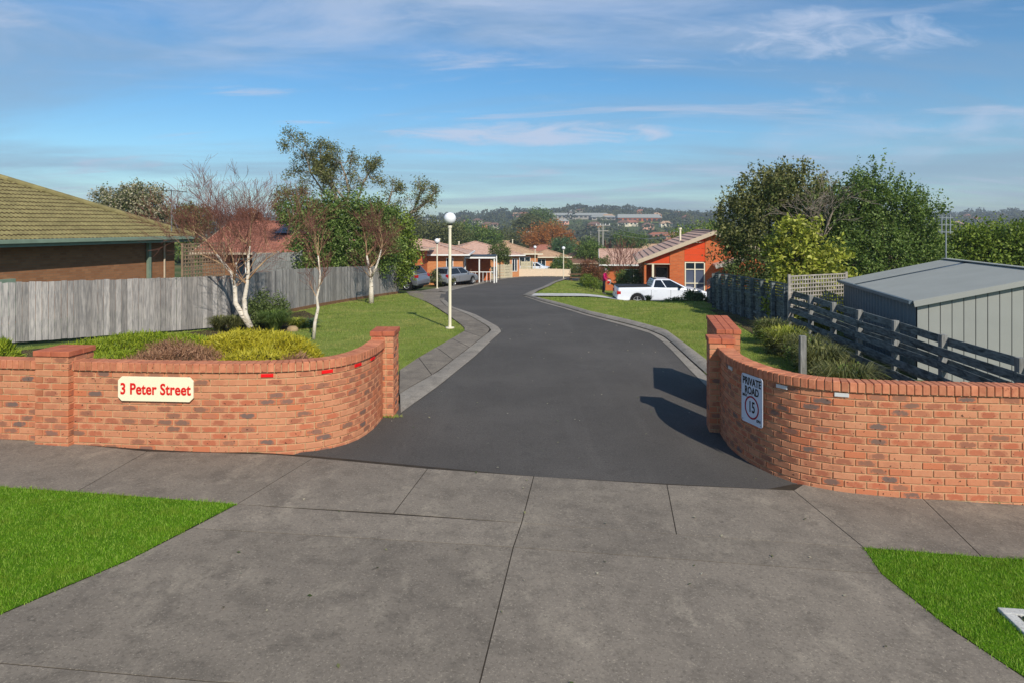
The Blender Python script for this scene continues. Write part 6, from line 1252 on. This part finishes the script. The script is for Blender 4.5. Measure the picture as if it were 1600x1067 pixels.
# ------------------------------------------------------------------ valley and far hill
def valley():
    spec = [('autumn_tree', 'orange autumn tree behind the row of units', 855, 372, 150, [(-2.6, 0, 5.5, 3.2, 3, 2.2), (1.5, 0, 6, 3.4, 3, 2.4), (4, 0, 4.5, 2.6, 3, 2), (-1, 0, 4, 4, 3, 2)], 9000, .34, 'leaf_autumn'),
            ('dark_tree', 'dark rounded tree right of the orange autumn tree', 880, 392, 120, [(0, 0, 3.4, 2.2, 2, 1.6), (-1, 0, 2.2, 1.8, 2, 1.4), (1.2, 0, 2.4, 1.8, 2, 1.4)], 6000, .26, 'leaf_blue'),
            ('garden_tree', 'light green garden tree left of the power pole', 920, 394, 100, [(0, 0, 3.2, 1.7, 1.6, 1.5), (1.4, 0, 2.6, 1.4, 1.5, 1.3), (-1, 0, 2.4, 1.5, 1.5, 1.3)], 6000, .22, 'leaf_mid'),
            ('green_tree', 'large green tree behind the nearest lamp globe', 735, 372, 170, [(-4, 0, 5, 4, 4, 3), (0, 0, 6.6, 4.2, 4, 3), (4, 0, 5, 4, 4, 3)], 9000, .45, 'leaf_mid'),
            ('olive_tree', 'broad olive tree left of the nearest lamp globe', 680, 366, 160, [(-5, 0, 5, 4.5, 4, 3), (0, 0, 5.5, 4, 4, 3), (4, 0, 5, 4, 4, 2.6)], 9000, .45, 'leaf_far_olive'),
            ('olive_tree', 'wide olive hedge tree above the roofs of the row', 785, 374, 210, [(-6, 0, 4, 4, 4, 3), (0, 0, 4.5, 5, 4, 3), (6, 0, 4, 4, 4, 2.6), (11, 0, 4.5, 4, 4, 3)], 9000, .5, 'leaf_far_olive'),
            ('olive_tree', 'yellow olive tree above the power lines', 827, 352, 300, [(0, 0, 6, 5, 4, 4), (-4, 0, 4, 4, 4, 3), (4, 0, 4, 4, 4, 3)], 5000, .7, 'leaf_far_olive'),
            ('green_tree', 'tall green tree standing above the autumn tree', 842, 346, 380, [(0, 0, 9, 6, 5, 5), (5, 0, 6, 6, 5, 5), (-6, 0, 6, 5, 5, 4)], 6000, .9, 'leaf_mid'),
            ('green_tree', 'green tree right of the power pole', 975, 375, 180, [(0, 0, 3.5, 3, 3, 2), (3, 0, 3, 3, 3, 2)], 5000, .4, 'leaf_mid'),
            ('green_tree', 'yellow green tree just behind the ridge of the orange house', 1103, 368, 75, [(0, 0, 4.0, 2.2, 2, 1.1), (-2, 0, 3.6, 1.6, 2, 1.0), (1.6, 0, 3.2, 1.6, 2, 1.2)], 5000, .2, 'leaf_bright')]
    for i, (nm, lb, px, py, Y, bl, n, size, mt) in enumerate(spec):
        x = (px - CX_PX) / F_PX * Y; zt = EYE - (py - HOR_PX) / F_PX * Y; base = G(x, Y); dz = zt - base - sum(b[2] for b in bl) / len(bl); bl = [(a, b, c + dz, d, e, f) for a, b, c, d, e, f in bl]
        tree(nm, lb, x, Y, max(1.0, bl[0][2] * .5), .3, bl, n, size, mt, 200 + i)
    hs = [('brown roofed house behind the light green garden tree', 905, 392, 125, 15, 'brown_tile', 'pink_wall', 'hip', 5), ('brown brick house with red gable right of the power pole', 946, 396, 112, 8, 'brown_tile', 'orange_brick', 'gable', 1.3), ('long pink rendered house behind the olive bush', 884, 412, 98, 6.5, 'brown_tile', 'pink_wall', 'hip', .2), ('low tan roofed house behind the green tree', 985, 383, 200, 16, 'tan_tile', 'tan_brick', 'hip', .1),
          ('red roofed house far right above the orange house', 1035, 372, 260, 22, 'red_tile', 'tan_brick', 'hip', -.1), ('pink roofed house far behind the row of units', 822, 385, 140, 11, 'red_tile', 'pink_wall', 'hip', .2), ('brown roofed house behind the dark rounded tree', 858, 388, 120, 9, 'brown_tile', 'tan_brick', 'hip', .2), ('wide russet roof at the foot of the hill', 1010, 364, 330, 26, 'red_tile', 'pink_wall', 'hip', 0)]
    for i, (lb, px, py, Y, w, rf, wl, st, rz) in enumerate(hs):
        x = (px - CX_PX) / F_PX * Y; zr = EYE - (py - HOR_PX) / F_PX * Y; house('valley_house', lb, x, Y, rz if abs(rz) < .5 else .1, w, 8, 2.6, 22, st, wl, rf, [('window', 1, 2.6, .8, 2.1, 'f'), ('window', w - 3, w - 1.4, .8, 2.1, 'f')], z=zr - 4.3 if i != 2 else zr - 2.6, group='houses in the valley')
    house('unit_house', 'unit with pink tiled roof and white gutter left of the orange house', 7.9, 58, -.12, 5.6, 7, 2.4, 16, 'gable', 'orange_brick', 'pink_tile', [('window', 1.6, 3.2, .8, 2.0, 'f'), ('door', 3.8, 4.8, 0, 2.1, 'f')], trim='white_paint', z=G(9, 58) - .15)
valley()
def poles():
    def pole(label, px, py_top, py_bot, Y, arms=True, double=False):
        x = (px - CX_PX) / F_PX * Y; zt = EYE - (py_top - HOR_PX) / F_PX * Y; zb = min(G(x, Y), zt - 6); s = thing('power_pole', label, 'power pole', (x, Y, zb), 0); h = zt - zb; r = max(.10, Y * .0005)
        for dx in ((0, -.62) if double else (0,)): MB().tube([(dx, 0, 0), (dx, 0, h - (.0 if dx == 0 else .6))], [r * 1.2, r * .9], 8).build('pole', 'pole_grey', s)
        if arms:
            for k, zz in enumerate((.25, 1.1)): MB().box((0, 0, h - zz), (2.2 - .5 * k, .1, .12)).build('cross_arm', 'pole_grey', s)
            for k in (-1, -.4, .4, 1): MB().box((k, 0, h - .1), (.09, .09, .22)).build('insulator', 'white_paint', s)
        return Vector((x, Y, zt))
    a = pole('tall double power pole above the white ute', 942, 350, 410, 105, double=True); b = pole('thin power pole right of the autumn tree', 923, 362, 390, 190, False); c = pole('thin power pole left of the autumn tree', 828, 362, 388, 200); d = pole('thin power pole above the pink roofs', 796, 366, 390, 210); e = pole('thin power pole near the ridge of the orange house', 1053, 362, 380, 190)
    p0, p1 = Vector((-60, 215, d.z)), Vector((70, 180, e.z + .5))
    for i, (s, t_, lb) in enumerate(((p0, d, 'power line left of the pole above the pink roofs'), (d, c, 'power line between the two poles left of the autumn tree'), (c, a, 'power line passing the orange autumn tree'), (a, e, 'power line from the double pole to the right'), (e, p1, 'power line behind the orange house ridge'), (b, e, 'second power line right of the double pole'), (c, b, 'second power line crossing the autumn tree'))):
        m = MB()
        for off in (0, -.9):
            n = 12; pts = [s.lerp(t_, k / n) + Vector((0, 0, off - .12 - 1.2 * (1 - (2 * k / n - 1) ** 2))) for k in range(n + 1)]; m.tube(pts, .00023 * 190, 4, cap=False)
        m.build('power_line', 'wire_grey', None, label=lb, cat='power line', group='power lines in the valley')
poles()
def far_hill():
    rng = np.random.default_rng(301)
    def wood(name, label, n, y0, y1, mat, hmin, hmax, seed, cards=70, u0=-.95, u1=.95, keep=None):
        rng = np.random.default_rng(seed); P_ = []; S_ = []
        for _ in range(n):
            y = y0 + (y1 - y0) * rng.uniform() ** .8; x = y * rng.uniform(u0, u1)
            if keep and not keep(x, y): continue
            h = rng.uniform(hmin, hmax); z = G(x, y); w = h * rng.uniform(.55, .9); d = rng.normal(size=(cards, 3)); d /= np.linalg.norm(d, axis=1)[:, None]; r_ = rng.uniform(.4, 1, cards)[:, None] ** .5
            P_.append(np.array((x, y, z + h * .5)) + d * r_ * np.array((w, w, h * .5)) * (1 + .2 * np.sin(5 * d[:, :1] + x))); S_.append(np.full(cards, h * .28))
        pts = np.concatenate(P_); V, Q = leaf_cards(pts, 1.0, rng, .8, .3, 0.0); c = np.repeat(pts, 4, 0); V = c + (V - c) * np.repeat(np.concatenate(S_), 4)[:, None]
        ob(name, fast_mesh(name, V, Q), mat, label=label, cat='wood', kind='stuff')
    clear = lambda x, y: not (600 < y < 835 and .045 * y < x < .225 * y and rng.uniform() < .93)
    wood('hill_wood', 'dark woods covering the far hillside', 2100, 430, 1120, 'leaf_far', 4, 10, 1, 46, -.75, .75, clear)
    wood('hill_wood', 'olive scrub scattered over the far hillside', 1000, 420, 1050, 'leaf_far_olive', 4, 8, 2, 44, -.75, .75, clear)
    wood('hill_wood', 'low scrub in front of the school buildings', 60, 640, 745, 'leaf_far', 3, 5, 8, 60, .045, .225)
    wood('skyline_wood', 'line of dark pines along the hill crest', 260, 1080, 1150, 'leaf_far', 7, 15, 3, 80, -.7, .75)
    wood('valley_wood', 'mixed green trees filling the valley floor', 240, 260, 430, 'leaf_far', 4, 8, 4, 90, -.6, .7)
    wood('valley_wood', 'olive trees filling the valley floor', 160, 230, 420, 'leaf_far_olive', 4, 7, 5, 90, -.6, .7)
    wood('valley_wood', 'garden trees beyond the hedges on both sides', 60, 90, 220, 'leaf_mid', 3, 5, 6, 260, -.75, .8, lambda x, y: not (-.17 * y < x < .26 * y))
    # hillside houses
    rnd = random.Random(9); spots = [(655 + 15 * i + rnd.uniform(-5, 5), rnd.uniform(640, 1010)) for i in range(30)] + [(1494 + 18 * i + rnd.uniform(-5, 5), rnd.uniform(700, 1000)) for i in range(6)]
    roofs = ['brown_tile', 'red_tile', 'shed_roof', 'brown_tile', 'tan_tile']; names = {'brown_tile': 'brown roofed', 'red_tile': 'red roofed', 'shed_roof': 'grey roofed', 'tan_tile': 'tan roofed'}; seen = {}
    marks = [(690, 'left of the nearest lamp globe'), (735, 'right behind the nearest lamp globe'), (790, 'above the long pink tiled roof'), (835, 'left of the autumn tree'), (880, 'above the orange autumn tree'), (925, 'below the long school building'), (965, 'behind the double power pole'), (1010, 'below the orange brick school'), (1060, 'right of the orange brick school'), (1200, 'above the ridge of the orange gabled house'), (1530, 'right of the antenna mast'), (1565, 'above the middle of the hedge'), (2000, 'at the right edge above the hedge')]
    for px, Y in spots:
        x = (px - CX_PX) / F_PX * Y; rf = roofs[rnd.randrange(5)]; w, d, h = rnd.uniform(10, 15), 8, 2.8; z = G(x, Y) + .8; lb = 'tiny %s hillside house %s' % (names[rf], next(t for p, t in marks if px < p)); seen[lb] = seen.get(lb, 0) + 1
        if seen[lb] > 1: lb += (', farther right', ', farthest right', ', rightmost')[min(2, seen[lb] - 2)]
        s = thing('hillside_house', lb, 'house', (x, Y, z), rnd.uniform(-.4, .4), 'houses on the far hillside')
        MB().prism([(-w / 2, -d / 2), (w / 2, -d / 2), (w / 2, d / 2), (-w / 2, d / 2)], -3, h).build('wall', rnd.choice(['cream_paint', 'tan_brick', 'pink_wall', 'tan_brick']), s)
        m = MB(); m.add([(-w / 2 - .6, -d / 2 - .6, h), (w / 2 + .6, -d / 2 - .6, h), (w / 2 + .6, d / 2 + .6, h), (-w / 2 - .6, d / 2 + .6, h), (-w / 2 + 3, 0, h + 2.6), (w / 2 - 3, 0, h + 2.6)], [(0, 1, 5, 4), (2, 3, 4, 5), (1, 2, 5), (3, 0, 4), (3, 2, 1, 0)]); m.build('roof', rf, s)
        for kx in (-.3, .05, .32): MB().box((kx * w, -d / 2 - .02, 1.7), (1.8, .1, 1.4)).build('window', 'window_glass', s)
    def block(label, px0, px1, py_top, py_bot, Y, wall, roof, nwin, saw=False):
        x0, x1 = (px0 - CX_PX) / F_PX * Y, (px1 - CX_PX) / F_PX * Y; zt, zb = EYE - (py_top - HOR_PX) / F_PX * Y, EYE - (py_bot - HOR_PX) / F_PX * Y; w = x1 - x0; s = thing('school_building', label, 'building', (x0, Y, zb), .03); h = zt - zb
        MB().prism([(0, 0), (w, 0), (w, 18), (0, 18)], -6, h * .55).build('wall', wall, s); m = MB(); m.add([(-1, -1, h * .55), (w + 1, -1, h * .55), (w + 1, 19, h * .55), (-1, 19, h * .55), (1, 9, h), (w - 1, 9, h)], [(0, 1, 5, 4), (2, 3, 4, 5), (1, 2, 5), (3, 0, 4), (3, 2, 1, 0)]); m.build('roof', roof, s)
        for i in range(nwin): MB().box((w * (i + .5) / nwin, -.06, h * .3), (w / nwin * .6, .1, h * .26)).build('window', 'window_glass', s)
    block('long grey roofed school building on the hill', 858, 952, 333, 342, 800, 'grey_lattice', 'shed_roof', 14); block('orange brick school building with grey roof on the hill', 966, 1034, 335, 348, 750, 'orange_brick', 'shed_roof', 9); block('small white school wing on the hill', 925, 962, 337, 344, 785, 'grey_lattice', 'shed_roof', 5)
    poly_sheet('hill_paddock', [Vector(((p - 800) / F_PX * y_, y_)) for p, y_ in ((985, 715), (1040, 715), (1045, 742), (980, 742))], 1.2, 'lawn_soil', step=30)
far_hill()

# the air between here and the far hill
def haze():
    q = bpy.data.materials.new('haze_air'); q.use_nodes = True; n = q.node_tree.nodes; n.clear(); out = n.new('ShaderNodeOutputMaterial'); v = n.new('ShaderNodeVolumePrincipled')
    v.inputs['Color'].default_value = (.80, .86, .95, 1); v.inputs['Density'].default_value = .00042; v.inputs['Anisotropy'].default_value = .2; q.node_tree.links.new(v.outputs[0], out.inputs['Volume'])
    MATS['haze_air'] = q; MB().box((0, 1220, 22), (6400, 2560, 72)).build('haze', 'haze_air', label='thin pale haze over the valley', cat='haze', kind='stuff')
haze()
